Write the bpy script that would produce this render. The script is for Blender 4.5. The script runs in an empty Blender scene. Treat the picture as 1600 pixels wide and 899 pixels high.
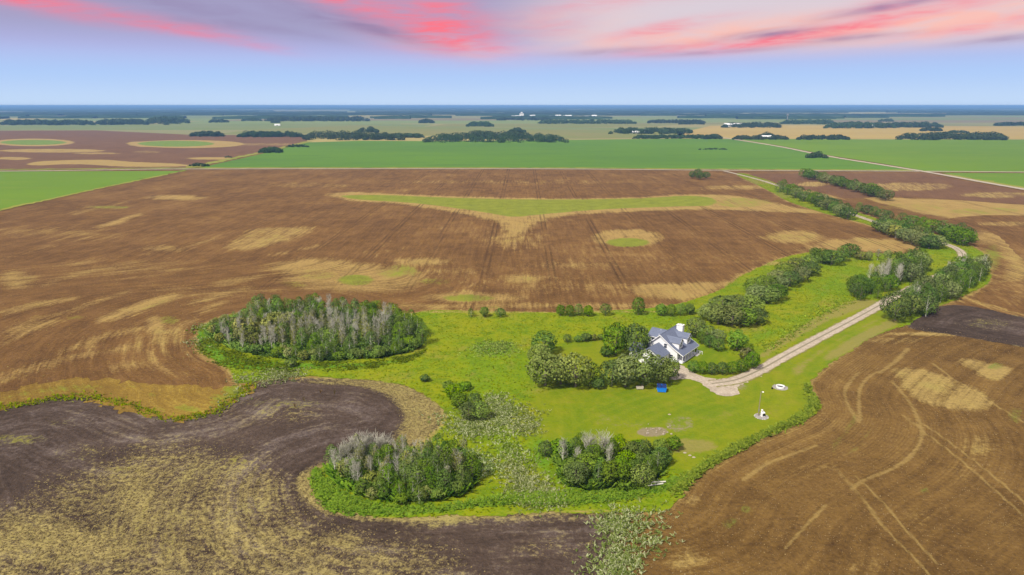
import bpy, math, random
import numpy as np
from mathutils import Vector, Matrix
from mathutils.geometry import delaunay_2d_cdt

SC = bpy.context.scene
COL = SC.collection
RAD = math.radians
# ------------------------------------------------------------------ camera, world, sun, exposure
FPX, CAM_H = 1067.0, 75.0
PITCH = math.atan(284.5 / FPX)
cam_data = bpy.data.cameras.new('camera')
cam_data.sensor_width = 36.0
cam_data.lens = 36.0 * FPX / 1600.0
cam_data.clip_start = 0.5
cam_data.clip_end = 120000.0
cam = bpy.data.objects.new('camera', cam_data)
COL.objects.link(cam)
cam.location = (0, 0, CAM_H)
cam.rotation_euler = (RAD(90) - PITCH, 0, 0)
SC.camera = cam
SC.render.resolution_x, SC.render.resolution_y = 1024, 575
SC.view_settings.view_transform = 'Standard'
SC.view_settings.look = 'None'
SC.view_settings.gamma = 1.0
EXPO = 0.7
SC.view_settings.exposure = EXPO

SUN_EL, SUN_AZ = 50.0, -138.0         # azimuth measured from +Y, negative = to the left
SKY_GAIN = 1.0 / 2 ** EXPO


class NT:
    """tiny wrapper for building node trees"""
    def __init__(self, tree):
        self.t = tree
        self.n = tree.nodes
        self.l = tree.links

    def add(self, kind, **kw):
        nd = self.n.new(kind)
        for k, v in kw.items():
            setattr(nd, k, v)
        return nd

    def put(self, sock, v):
        if isinstance(v, bpy.types.NodeSocket):
            self.l.new(v, sock)
        elif v is not None:
            if isinstance(v, (tuple, list)) and len(v) == 3 and sock.type == 'RGBA':
                v = (*v, 1.0)
            sock.default_value = v

    def math(self, op, a, b=None, c=None, clamp=False):
        nd = self.add('ShaderNodeMath', operation=op, use_clamp=clamp)
        for i, v in enumerate((a, b, c)):
            if v is not None:
                self.put(nd.inputs[i], v)
        return nd.outputs[0]

    def vmath(self, op, a, b=None):
        nd = self.add('ShaderNodeVectorMath', operation=op)
        self.put(nd.inputs[0], a)
        if b is not None:
            self.put(nd.inputs[3] if op == 'SCALE' else nd.inputs[1], b)
        return nd.outputs['Value'] if op in ('DOT_PRODUCT', 'LENGTH') else nd.outputs[0]

    def mix(self, f, a, b, blend='MIX'):
        nd = self.add('ShaderNodeMix', data_type='RGBA', blend_type=blend)
        self.put(nd.inputs[0], f)
        self.put(nd.inputs[6], a)
        self.put(nd.inputs[7], b)
        return nd.outputs[2]

    def mixf(self, f, a, b):
        nd = self.add('ShaderNodeMix', data_type='FLOAT')
        self.put(nd.inputs[0], f)
        self.put(nd.inputs[2], a)
        self.put(nd.inputs[3], b)
        return nd.outputs[0]

    def noise(self, vec, scale=1.0, detail=3.0, rough=0.55, dist=0.0):
        nd = self.add('ShaderNodeTexNoise')
        self.put(nd.inputs['Vector'], vec)
        nd.inputs['Scale'].default_value = scale
        nd.inputs['Detail'].default_value = detail
        nd.inputs['Roughness'].default_value = rough
        nd.inputs['Distortion'].default_value = dist
        return nd.outputs[0]

    def step(self, v, lo, hi):
        nd = self.add('ShaderNodeMapRange', interpolation_type='SMOOTHSTEP')
        self.put(nd.inputs[0], v)
        nd.inputs[1].default_value = lo
        nd.inputs[2].default_value = hi
        return nd.outputs[0]

    def attr(self, name):
        return self.add('ShaderNodeAttribute', attribute_name=name).outputs['Fac']

    def attrc(self, name):
        return self.add('ShaderNodeAttribute', attribute_name=name).outputs['Color']

    def comb(self, x, y, z=0.0):
        nd = self.add('ShaderNodeCombineXYZ')
        for i, v in enumerate((x, y, z)):
            self.put(nd.inputs[i], v)
        return nd.outputs[0]

    def sep(self, v):
        nd = self.add('ShaderNodeSeparateXYZ')
        self.put(nd.inputs[0], v)
        return nd.outputs

    def pos(self):
        return self.add('ShaderNodeNewGeometry').outputs['Position']


def srgb(r, g, b):
    f = lambda c: c / 12.92 if c <= 0.04045 else ((c + 0.055) / 1.055) ** 2.4
    return (f(r / 255), f(g / 255), f(b / 255))


def build_world():
    w = bpy.data.worlds.new('World')
    SC.world = w
    w.use_nodes = True
    w.node_tree.nodes.clear()
    T = NT(w.node_tree)
    out = T.add('ShaderNodeOutputWorld')
    bg = T.add('ShaderNodeBackground')
    sky = T.add('ShaderNodeTexSky', sky_type='NISHITA')
    sky.sun_disc = False
    sky.sun_elevation = RAD(SUN_EL)
    sky.sun_rotation = RAD(SUN_AZ)
    sky.altitude = 600
    d = T.add('ShaderNodeTexCoord').outputs['Generated']
    x, y, z = T.sep(d)[:3]
    az = T.math('MULTIPLY', T.math('ARCTAN2', x, y), 180 / math.pi)       # degrees right of +Y
    el = T.math('MULTIPLY', T.math('ARCSINE', z), 180 / math.pi)
    # soft blue band at the horizon, lavender above it, paler grey-lilac overhead
    c = T.mix(T.step(el, -0.2, 2.6), srgb(198, 221, 249), srgb(176, 205, 249))
    c = T.mix(T.step(el, 2.0, 4.6), c, srgb(178, 184, 232))
    c = T.mix(T.step(el, 3.4, 6.0), c, srgb(166, 163, 200))
    # warmer pale veil towards the right, where the clouds are lit
    warm = T.math('MULTIPLY', T.step(az, -4, 9), T.step(el, 3.0, 5.2))
    c = T.mix(T.math('MULTIPLY', warm, 0.9), c, srgb(224, 212, 220))
    c = T.mix(T.step(el, 9, 26), c, srgb(206, 208, 216))
    # clouds: long streaks of noise, gathered where the banks stand
    v = T.comb(T.math('MULTIPLY', az, 0.15), T.math('MULTIPLY', T.math('SUBTRACT', el, T.math('MULTIPLY', T.math('ABSOLUTE', az), 0.07)), 0.80), 0.0)
    n1 = T.noise(v, 0.9, 4, 0.5, 0.5)
    n2 = T.noise(T.vmath('ADD', v, (7.3, 2.1, 4.0)), 1.8, 5, 0.52, 0.5)

    def bank(a0, e0, ra, re, tilt):
        da = T.math('SUBTRACT', az, a0)
        de = T.math('SUBTRACT', T.math('SUBTRACT', el, e0), T.math('MULTIPLY', da, tilt))
        q = T.math('ADD', T.math('POWER', T.math('DIVIDE', T.math('ABSOLUTE', da), ra), 2.0),
                   T.math('POWER', T.math('DIVIDE', T.math('ABSOLUTE', de), re), 2.0))
        return T.math('EXPONENT', T.math('MULTIPLY', q, -1.0))

    def total(lst):
        s = None
        for (a0, e0, ra, re, tilt, k) in lst:
            b = T.math('MULTIPLY', bank(a0, e0, ra, re, tilt), k)
            s = b if s is None else T.math('ADD', s, b)
        return s
    red = total([(-5.8, 6.4, 4.2, 1.9, -0.08, 1.0), (-3.4, 4.7, 3.0, 0.8, -0.12, 0.6), (-11.0, 6.9, 4.0, 0.75, -0.22, 0.75), (-15.5, 7.9, 6.0, 0.4, -0.1, 0.6),
                 (-27.5, 5.75, 6.0, 0.55, -0.12, 0.85), (-20.5, 4.5, 4.0, 0.35, -0.16, 0.3), (-35, 6.7, 6, 0.6, -0.12, 0.5),
                 (3.4, 6.0, 2.6, 0.7, 0.10, 0.45), (7.0, 7.6, 5.0, 0.5, 0.06, 0.5), (12.0, 5.8, 4.6, 0.45, 0.14, 0.65), (14.5, 4.3, 6.0, 0.5, 0.05, 0.6), (19.8, 4.75, 3.4, 0.5, 0.14, 0.7),
                 (28.5, 6.05, 5.0, 0.55, 0.17, 0.95), (30.5, 7.2, 6.0, 0.45, 0.12, 0.75), (34.0, 5.2, 5.0, 0.45, 0.10, 0.6), (23.5, 5.3, 3.0, 0.4, 0.15, 0.45)])
    pch = total([(29.5, 5.3, 11.0, 1.0, 0.06, 0.95), (19, 5.7, 8.0, 0.9, 0.08, 0.65), (12, 4.8, 9, .8, .05, .6), (-5.0, 4.5, 5.0, 0.8, -0.1, 0.55), (35, 6, 6, 1.2, 0.1, .5), (4, 6.3, 6, 1.2, 0, .35)])
    gry = total([(19.5, 5.15, 3.2, 0.30, 0.08, 0.95), (27.8, 6.75, 4.2, 0.32, 0.14, 0.85), (25.5, 4.7, 3.2, 0.22, 0.05, 0.75), (36.0, 4.35, 4.0, 0.26, 0.08, 0.75), (8, 4.1, 4, .28, .05, .5),
                 (-9.5, 5.4, 4.0, 0.55, -0.25, 0.5), (-14.5, 6.6, 5.0, 0.7, -0.2, 0.55), (-26, 7.1, 9, 0.6, -0.1, 0.45), (16, 3.95, 6, .2, .04, .45), (-20, 5.6, 7, .5, -.1, .35)])
    # beyond the frame the same streaky deck goes on, thinner
    deck = T.math('MULTIPLY', T.step(el, 7.0, 14.0), 0.38)
    deck = T.math('MULTIPLY', deck, T.step(n1, 0.42, 0.66))
    n3 = T.noise(T.comb(T.math('MULTIPLY', az, 0.30), T.math('MULTIPLY', T.math('SUBTRACT', el, T.math('MULTIPLY', az, 0.03)), 2.4), 5.0), 1.0, 6, 0.6, 0.8)
    m3 = T.step(n3, 0.3, 0.7)
    m1 = T.step(n1, 0.25, 0.72)
    m2 = T.step(n2, 0.25, 0.72)
    c = T.mix(T.math('MULTIPLY', pch, T.math('ADD', T.math('MULTIPLY', m2, 0.7), 0.35), clamp=True), c, srgb(250, 196, 186))
    c = T.mix(T.math('MULTIPLY', T.math('ADD', T.math('MULTIPLY', T.math('MULTIPLY', red, T.math('ADD', T.math('MULTIPLY', m1, 0.70), 0.30)), T.math('ADD', T.math('MULTIPLY', m3, 0.7), 0.55)), deck), 1.0, clamp=True), c, srgb(252, 124, 142))
    c = T.mix(T.math('MULTIPLY', gry, T.math('ADD', T.math('MULTIPLY', m2, 0.7), 0.3), clamp=True), c, srgb(146, 128, 168))
    c = T.mix(T.math('MULTIPLY', deck, 0.8), c, srgb(226, 206, 212))
    # daylight sky showing through overhead
    ns = T.mix(1.0, sky.outputs[0], (0.115, 0.115, 0.115), 'MULTIPLY')
    c = T.mix(T.math('MULTIPLY', T.step(el, 12, 50), 0.45), c, ns)
    T.put(bg.inputs[0], c)
    bg.inputs[1].default_value = SKY_GAIN
    T.l.new(bg.outputs[0], out.inputs[0])


build_world()
sun_data = bpy.data.lights.new('sun', 'SUN')
sun_data.energy = 3.3
sun_data.angle = RAD(7.0)
sun_data.color = (1.0, 0.94, 0.82)
sun = bpy.data.objects.new('sun', sun_data)
COL.objects.link(sun)
sdir = Vector((math.sin(RAD(SUN_AZ)) * math.cos(RAD(SUN_EL)), math.cos(RAD(SUN_AZ)) * math.cos(RAD(SUN_EL)), math.sin(RAD(SUN_EL))))
sun.rotation_euler = sdir.to_track_quat('Z', 'Y').to_euler()
sun.location = (-200, 100, 300)


# ------------------------------------------------------------------ geometry helpers
def G(u, v):
    """ground point (z=0) seen at photo pixel (u, v)"""
    dy = FPX * math.cos(PITCH) - (v - 449.5) * math.sin(PITCH)
    dz = -FPX * math.sin(PITCH) - (v - 449.5) * math.cos(PITCH)
    t = -CAM_H / dz
    return ((u - 800.0) * t, dy * t)


def GP(pts):
    return np.array([G(u, v) for u, v in pts])


def ell(cx, cy, rx, ry, n=20):
    return [(cx + rx * math.cos(2 * math.pi * i / n), cy + ry * math.sin(2 * math.pi * i / n)) for i in range(n)]


def smooth(P, closed=True, n=6):
    """Catmull-Rom through world points"""
    P = np.asarray(P, float)
    out = []
    N = len(P)
    for i in range(N if closed else N - 1):
        if closed:
            a, b, c, d = P[i - 1], P[i], P[(i + 1) % N], P[(i + 2) % N]
        else:
            a, b, c, d = P[max(i - 1, 0)], P[i], P[i + 1], P[min(i + 2, N - 1)]
        for k in range(n):
            t = k / n
            out.append(0.5 * ((2 * b) + (c - a) * t + (2 * a - 5 * b + 4 * c - d) * t * t + (3 * b - a - 3 * c + d) * t ** 3))
    if not closed:
        out.append(P[-1])
    return np.array(out)


def resample(P, step_of, closed=True):
    out = []
    N = len(P)
    for i in range(N if closed else N - 1):
        a, b = P[i], P[(i + 1) % N]
        m = 0.5 * (a + b)
        k = max(1, int(math.ceil(np.hypot(*(b - a)) / step_of(np.hypot(*m)))))
        for j in range(k):
            out.append(a + (b - a) * j / k)
    if not closed:
        out.append(P[-1])
    return np.array(out)


def inside(P, X):
    x, y = X[:, 0], X[:, 1]
    r = np.zeros(len(X), bool)
    N = len(P)
    for i in range(N):
        x1, y1 = P[i]
        x2, y2 = P[(i + 1) % N]
        if y1 == y2:
            continue
        c = ((y1 > y) != (y2 > y)) & (x < (x2 - x1) * (y - y1) / (y2 - y1) + x1)
        r ^= c
    return r


def distance(P, X, closed=True):
    d2 = np.full(len(X), 1e18)
    N = len(P)
    for i in range(N if closed else N - 1):
        a = P[i]
        e = P[(i + 1) % N] - a
        L = e @ e
        if L < 1e-9:
            continue
        w = X - a
        t = np.clip((w @ e) / L, 0, 1)
        q = w - t[:, None] * e
        d2 = np.minimum(d2, (q * q).sum(1))
    return np.sqrt(d2)


def sdf(P, X):
    """positive inside"""
    d = distance(P, X)
    return np.where(inside(P, X), d, -d)


def cover(P, X, soft, lim=None):
    """0..1 coverage with a soft border, only evaluated near the shape"""
    P = np.asarray(P)
    lo, hi = P.min(0) - soft * 2, P.max(0) + soft * 2
    m = (X[:, 0] > lo[0]) & (X[:, 0] < hi[0]) & (X[:, 1] > lo[1]) & (X[:, 1] < hi[1])
    out = np.zeros(len(X))
    if m.any():
        s = sdf(P, X[m])
        t = np.clip((s + soft) / (2 * soft), 0, 1)
        out[m] = t * t * (3 - 2 * t)
    return out


def trackcov(P, X, width):
    P = np.asarray(P)
    lo, hi = P.min(0) - width * 3, P.max(0) + width * 3
    m = (X[:, 0] > lo[0]) & (X[:, 0] < hi[0]) & (X[:, 1] > lo[1]) & (X[:, 1] < hi[1])
    out = np.zeros(len(X))
    if m.any():
        out[m] = np.clip(1.3 - distance(P, X[m], False) / width, 0, 1)
    return out


def mesh_from(name, V, F, mats=(), attrs=None, smooth_shade=False, normals=None):
    me = bpy.data.meshes.new(name)
    V = np.asarray(V, np.float32)
    if isinstance(F, np.ndarray):
        nf, k = F.shape
        me.vertices.add(len(V))
        me.vertices.foreach_set('co', V.ravel())
        me.loops.add(nf * k)
        me.loops.foreach_set('vertex_index', F.astype(np.int32).ravel())
        me.polygons.add(nf)
        me.polygons.foreach_set('loop_start', np.arange(0, nf * k, k, dtype=np.int32))
        me.update(calc_edges=True)
    else:
        me.from_pydata(V.tolist(), [], F)
    for m in mats:
        me.materials.append(m)
    for k, v in (attrs or {}).items():
        v = np.asarray(v, np.float32)
        if v.ndim == 2:
            a = me.attributes.new(k, 'FLOAT_COLOR', 'POINT')
            a.data.foreach_set('color', np.hstack([v, np.ones((len(v), 1), np.float32)]).ravel())
        else:
            a = me.attributes.new(k, 'FLOAT', 'POINT')
            a.data.foreach_set('value', v)
    if smooth_shade or normals is not None:
        me.polygons.foreach_set('use_smooth', np.ones(len(me.polygons), bool))
    me.update()
    if normals is not None:
        me.normals_split_custom_set_from_vertices(normals.tolist())
    return me


def obj(name, me, parent=None, loc=(0, 0, 0), rz=0.0, **props):
    o = bpy.data.objects.new(name, me)
    COL.objects.link(o)
    o.location = loc
    o.rotation_euler = (0, 0, rz)
    if parent is not None:
        o.parent = parent
    for k, v in props.items():
        o[k] = v
    return o


def empty(name, loc, rz=0.0, label='', category='', group=None):
    o = obj(name, None, None, loc, rz)
    o.empty_display_size = 0.5
    o['label'] = label
    o['category'] = category
    if group:
        o['group'] = group
    return o


class MB:
    """collects shapes into one mesh"""
    def __init__(self):
        self.v, self.f, self.mi = [], [], []
        self.cur = 0

    def poly(self, pts, flip=False):
        b = len(self.v)
        self.v += [tuple(p) for p in pts]
        idx = list(range(b, b + len(pts)))
        self.f.append(idx[::-1] if flip else idx)
        self.mi.append(self.cur)

    def box(self, lo, hi):
        x0, y0, z0 = lo
        x1, y1, z1 = hi
        b = len(self.v)
        self.v += [(x0, y0, z0), (x1, y0, z0), (x1, y1, z0), (x0, y1, z0), (x0, y0, z1), (x1, y0, z1), (x1, y1, z1), (x0, y1, z1)]
        for q in ((0, 3, 2, 1), (4, 5, 6, 7), (0, 1, 5, 4), (1, 2, 6, 5), (2, 3, 7, 6), (3, 0, 4, 7)):
            self.f.append([b + i for i in q])
            self.mi.append(self.cur)
        return self

    def slab(self, pts, thick):
        """closed plate: polygon pts (3D) extruded along its normal by -thick"""
        P = [Vector(p) for p in pts]
        n = (P[1] - P[0]).cross(P[2] - P[0]).normalized()
        Q = [p - n * thick for p in P]
        b = len(self.v)
        k = len(P)
        self.v += [tuple(p) for p in P] + [tuple(p) for p in Q]
        self.f.append([b + i for i in range(k)])
        self.f.append([b + k + i for i in reversed(range(k))])
        for i in range(k):
            j = (i + 1) % k
            self.f.append([b + j, b + i, b + k + i, b + k + j])
        self.mi += [self.cur] * (k + 2)
        return self

    def tube(self, pts, rad, n=6, cap=True):
        pts = [Vector(p) for p in pts]
        rings = []
        for i, p in enumerate(pts):
            d = (pts[min(i + 1, len(pts) - 1)] - pts[max(i - 1, 0)]).normalized()
            a = d.cross(Vector((0.31, 0.95, 0.11)))
            if a.length < 1e-3:
                a = d.cross(Vector((1, 0, 0)))
            a.normalize()
            c = d.cross(a)
            r = rad[i] if isinstance(rad, (list, tuple)) else rad
            b = len(self.v)
            for k in range(n):
                t = 2 * math.pi * k / n
                self.v.append(tuple(p + (a * math.cos(t) + c * math.sin(t)) * r))
            rings.append(b)
        for r0, r1 in zip(rings, rings[1:]):
            for k in range(n):
                self.f.append([r0 + k, r0 + (k + 1) % n, r1 + (k + 1) % n, r1 + k])
                self.mi.append(self.cur)
        if cap:
            self.f.append([rings[-1] + k for k in range(n)])
            self.f.append([rings[0] + k for k in reversed(range(n))])
            self.mi += [self.cur] * 2
        return self

    def lathe(self, prof, n=16, c=(0, 0, 0)):
        b = len(self.v)
        for r, z in prof:
            for k in range(n):
                t = 2 * math.pi * k / n
                self.v.append((c[0] + r * math.cos(t), c[1] + r * math.sin(t), c[2] + z))
        for i in range(len(prof) - 1):
            for k in range(n):
                self.f.append([b + i * n + k, b + i * n + (k + 1) % n, b + (i + 1) * n + (k + 1) % n, b + (i + 1) * n + k])
                self.mi.append(self.cur)
        return self

    def build(self, name, mat, parent=None, loc=(0, 0, 0), **props):
        me = bpy.data.meshes.new(name)
        me.from_pydata(self.v, [], self.f)
        for m in (mat if isinstance(mat, (list, tuple)) else [mat]):
            me.materials.append(m)
        me.polygons.foreach_set('material_index', self.mi)
        me.update()
        return obj(name, me, parent, loc, **props)


# ------------------------------------------------------------------ materials
def new_mat(name):
    m = bpy.data.materials.new(name)
    m.use_nodes = True
    m.node_tree.nodes.clear()
    T = NT(m.node_tree)
    out = T.add('ShaderNodeOutputMaterial')
    return m, T, out


def finish(T, out, col, rough=0.9, bump=None, bump_d=0.1, bump_s=0.6, spec=0.2):
    b = T.add('ShaderNodeBsdfPrincipled')
    T.put(b.inputs['Base Color'], col)
    T.put(b.inputs['Roughness'], rough)
    b.inputs['Specular IOR Level'].default_value = spec
    if bump is not None:
        bn = T.add('ShaderNodeBump')
        bn.inputs['Strength'].default_value = bump_s
        bn.inputs['Distance'].default_value = bump_d
        T.put(bn.inputs['Height'], bump)
        T.l.new(bn.outputs[0], b.inputs['Normal'])
    T.l.new(b.outputs[0], out.inputs[0])


STRAW = (0.40, 0.27, 0.085)
STRAWG = (0.30, 0.30, 0.06)


def soil_mat(name, dark, mid, straw=STRAW, green=(0.17, 0.24, 0.025), tram=False, rowfreq=0.0, speck=0.5, row_stretch=14.0, pale=None, clump=False):
    """tilled soil with rows along the 'row' coordinate and stubble / weed cover from the coverage attributes"""
    m, T, out = new_mat(name)
    p = T.pos()
    px, py, _ = T.sep(p)[:3]
    row, along = T.attr('row'), T.attr('along')
    st, gr, tr = T.attr('straw'), T.attr('green'), T.attr('track')

    def norm(v, k=3.0):                          # noise stretched to about -1..1
        return T.math('MULTIPLY', T.math('SUBTRACT', v, 0.5), k)

    def mixk(pairs):
        s = None
        for v, k in pairs:
            t = T.math('MULTIPLY', v, k)
            s = t if s is None else T.math('ADD', s, t)
        return s
    comb = T.comb(row, T.math('DIVIDE', along, row_stretch), 0.0)
    nb = norm(T.noise(p, 0.016, 5, 0.62))                              # broad tone
    nm = norm(T.noise(p, 0.11, 5, 0.65, 0.3))                          # patches
    nc = norm(T.noise(comb, 0.55, 5, 0.68))                            # combed along the rows
    ncb = norm(T.noise(T.comb(row, T.math('DIVIDE', along, 5.0), 3.0), 0.09, 5, 0.64))
    nf = norm(T.noise(p, 0.9, 5, 0.78))                                # clods
    ng = norm(T.noise(T.vmath('ADD', p, (31.0, 7.0, 0.0)), 0.45, 4, 0.72))
    v = mixk([(nb, 0.28), (nm, 0.28), (nc, 0.30), (nf, 0.42), (ncb, 0.22)])
    c = T.mix(T.step(v, -0.75, 0.80), dark, mid)
    if pale is not None:
        pv = mixk([(ncb, 0.55), (nc, 0.3), (nm, 0.35), (nf, 0.4)])
        c = T.mix(T.math('MULTIPLY', T.step(pv, 0.0, 1.0), 0.80), c, pale)
    sp = norm(T.noise(T.vmath('ADD', p, (3.0, 57.0, 0.0)), 1.9, 3, 0.65))
    c = T.mix(T.math('MULTIPLY', T.step(T.math('ADD', sp, T.math('MULTIPLY', nf, 0.4)), -0.35, -1.0), 0.65), c, tuple(k * 0.5 for k in dark))
    c = T.mix(T.math('MULTIPLY', T.step(T.math('ADD', sp, T.math('MULTIPLY', ng, 0.5)), 0.45, 1.1), 0.6 if pale is None else 0.45), c, tuple(k * 0.9 for k in straw))
    # thin loose straw in streaks
    thin = mixk([(nc, 0.45), (ncb, 0.45), (ng, 0.30), (nf, 0.45), (nb, 0.45)])
    c = T.mix(T.math('MULTIPLY', T.step(thin, 0.20, 1.0), speck), c, T.mix(T.step(nm, -0.2, 0.8), straw, tuple(0.5 * (p_ + q_) for p_, q_ in zip(straw, STRAWG))))
    # stubble patches: broken, streaky cover that thins out at its rim
    if clump:
        nq = norm(T.noise(T.comb(T.math('MULTIPLY', row, 1.0), T.math('DIVIDE', along, 2.2), 2.0), 0.50, 5, 0.72, 0.5))
        edge = mixk([(nq, 0.42), (nf, 0.62), (ncb, 0.22), (nm, 0.18)])
    else:
        edge = mixk([(nc, 0.36), (nf, 0.30), (ncb, 0.30), (nm, 0.16)])
    sm = T.math('MULTIPLY', T.step(T.math('ADD', st, edge), 0.30, 0.85), T.step(st, 0.02, 0.30))
    sv = T.step(mixk([(nf, 0.6), (nc, 0.35), (nm, 0.3)]), -0.9, 0.9)
    scol = T.mix(sv, tuple(k * 0.60 for k in straw), tuple(min(1, k * 1.22) for k in straw))
    scol = T.mix(T.math('MULTIPLY', T.step(mixk([(nm, 0.6), (nb, 0.5)]), -0.1, 0.7), 0.45), scol, STRAWG)
    c = T.mix(T.math('MULTIPLY', sm, 0.86), c, scol)
    if rowfreq:
        wv = T.math('SINE', T.math('MULTIPLY', T.math('ADD', row, T.math('MULTIPLY', nm, 0.25)), rowfreq))
        rm = T.math('MULTIPLY', T.step(T.math('ADD', wv, T.math('MULTIPLY', nf, 0.8)), -0.2, 1.2), T.step(mixk([(nb, 0.8), (ncb, 0.3)]), -0.1, 0.75))
        c = T.mix(T.math('MULTIPLY', rm, 0.36), c, tuple(k * 0.85 for k in straw))
        dk = T.math('MULTIPLY', T.step(wv, -0.3, -0.95), T.step(mixk([(nb, 0.7), (ncb, 0.3)]), -0.25, 0.55))
        c = T.mix(T.math('MULTIPLY', dk, 0.18), c, dark)
    if tram:
        # sprayer tramlines: pairs of dark wheel marks with pale scatter beside them
        tx = T.math('ADD', T.math('SUBTRACT', px, T.math('MULTIPLY', py, 0.016)), 2.0)
        fr = T.math('SUBTRACT', T.math('FRACT', T.math('DIVIDE', tx, 31.0)), 0.5)
        a = T.math('MULTIPLY', T.math('ABSOLUTE', fr), 31.0)
        ln = T.math('SUBTRACT', 1.0, T.step(T.math('ABSOLUTE', T.math('SUBTRACT', a, 1.3)), 0.2, 0.8))
        ok = T.math('MULTIPLY', T.step(py, 262, 300), T.step(px, -190, -60))
        brk = T.step(norm(T.noise(T.comb(T.math('DIVIDE', tx, 31.0), T.math('DIVIDE', py, 60.0), 9.0), 1.0, 3, 0.6)), -0.5, 0.4)
        c = T.mix(T.math('MULTIPLY', T.math('MULTIPLY', ln, ok), T.math('MULTIPLY', brk, 0.55)), c, tuple(k * 0.55 for k in dark))
        pl = T.math('SUBTRACT', 1.0, T.step(T.math('ABSOLUTE', T.math('SUBTRACT', a, 3.4)), 0.4, 2.0))
        dash = norm(T.noise(T.comb(T.math('DIVIDE', px, 3.0), T.math('DIVIDE', py, 14.0), 1.0), 1.0, 4, 0.7))
        pl = T.math('MULTIPLY', T.math('MULTIPLY', pl, T.step(mixk([(dash, 0.8), (nb, 0.5)]), 0.15, 0.75)), T.math('MULTIPLY', ok, 0.7))
        c = T.mix(pl, c, straw)
        # pale broken drill rows close to the yard
        dr = norm(T.noise(T.comb(T.math('DIVIDE', px, 2.3), T.math('DIVIDE', py, 8.0), 5.0), 1.0, 4, 0.7))
        band = T.math('MULTIPLY', T.step(nb, -0.35, 0.5), T.math('MULTIPLY', T.step(py, 250, 275), T.step(py, 420, 290)))
        band = T.math('MULTIPLY', band, T.step(px, -75, -25))
        c = T.mix(T.math('MULTIPLY', T.math('MULTIPLY', T.step(dr, 0.0, 0.6), band), 0.75), c, straw)
    tk = T.step(T.math('ADD', tr, mixk([(nf, 0.35), (nm, 0.35)])), 0.25, 1.0)
    c = T.mix(T.math('MULTIPLY', T.math('MULTIPLY', tk, T.step(tr, 0.02, 0.3)), 0.50), c, tuple(k * 0.95 for k in straw))
    gm = T.math('MULTIPLY', T.step(T.math('ADD', gr, edge), 0.35, 0.85), T.step(gr, 0.02, 0.30))
    gcol = T.mix(T.step(mixk([(nm, 0.5), (nf, 0.5)]), -0.8, 0.8), tuple(k * 0.62 for k in green), (green[0] * 1.55, green[1] * 1.25, green[2] * 1.1))
    c = T.mix(T.math('MULTIPLY', gm, 0.92), c, gcol)
    h = mixk([(nf, 0.4), (nc, 0.25), (ng, 0.2)])
    finish(T, out, c, 0.95, h, 0.40, 1.0, 0.1)
    return m


def crop_mat(name, c1, c2, c3, row=0.0):
    m, T, out = new_mat(name)
    p = T.pos()
    px, py, _ = T.sep(p)[:3]
    nb = T.noise(T.comb(T.math('DIVIDE', px, 5.0), T.math('DIVIDE', py, 3.0), 0.0), 0.0085, 5, 0.62)
    nm = T.noise(T.comb(T.math('DIVIDE', px, 4.0), py, 0.0), 0.035, 4, 0.62)
    nf = T.noise(p, 0.6, 3, 0.7)
    c = T.mix(T.step(nb, 0.36, 0.64), c1, c2)
    c = T.mix(T.math('MULTIPLY', T.step(nm, 0.50, 0.74), 0.6), c, c3)
    c = T.mix(T.math('MULTIPLY', T.step(nf, 0.3, 0.8), 0.25), c, tuple(k * 1.4 for k in c1))
    gr, st = T.attr('green'), T.attr('straw')
    e = T.math('MULTIPLY', T.math('SUBTRACT', T.math('ADD', T.math('MULTIPLY', nm, 0.7), T.math('MULTIPLY', nf, 0.3)), 0.5), 1.2)
    c = T.mix(T.math('MULTIPLY', T.step(T.math('ADD', st, e), 0.35, 0.65), T.step(st, 0.02, 0.2)), c, STRAW)
    c = T.mix(T.math('MULTIPLY', T.step(T.math('ADD', gr, e), 0.35, 0.65), T.step(gr, 0.02, 0.2)), c, (0.115, 0.21, 0.035))
    finish(T, out, c, 0.95, nf, 0.3, 0.4, 0.1)
    return m


def mosaic_mat():
    """far section-line farmland: long strips of crop in many tones"""
    m, T, out = new_mat('far_farmland')
    p = T.pos()
    px, py, _ = T.sep(p)[:3]
    q = T.comb(T.math('DIVIDE', T.math('SUBTRACT', px, T.math('MULTIPLY', py, 0.02)), 1500.0), T.math('DIVIDE', py, 620.0), 0.0)
    vo = T.add('ShaderNodeTexVoronoi', distance='CHEBYCHEV')
    T.put(vo.inputs['Vector'], q)
    vo.inputs['Scale'].default_value = 1.0
    vo.inputs['Randomness'].default_value = 0.75
    r = T.sep(vo.outputs['Color'])[0]
    rp = T.add('ShaderNodeValToRGB')
    T.put(rp.inputs[0], r)
    cr = rp.color_ramp
    cr.interpolation = 'CONSTANT'
    cols = [(0.0, (0.20, 0.20, 0.07)), (0.16, (0.13, 0.18, 0.045)), (0.34, (0.24, 0.22, 0.075)), (0.50, (0.17, 0.14, 0.07)),
            (0.64, (0.15, 0.21, 0.05)), (0.80, (0.33, 0.27, 0.08)), (0.92, (0.16, 0.17, 0.05))]
    while len(cr.elements) < len(cols):
        cr.elements.new(0.5)
    for e, (a, c) in zip(cr.elements, cols):
        e.position = a
        e.color = (*c, 1)
    n = T.noise(T.comb(T.math('DIVIDE', px, 6.0), py, 0.0), 0.02, 4, 0.6)
    c = T.mix(T.math('MULTIPLY', T.step(n, 0.3, 0.75), 0.35), rp.outputs[0], (0.30, 0.25, 0.11))
    finish(T, out, c, 0.95)
    return m


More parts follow.
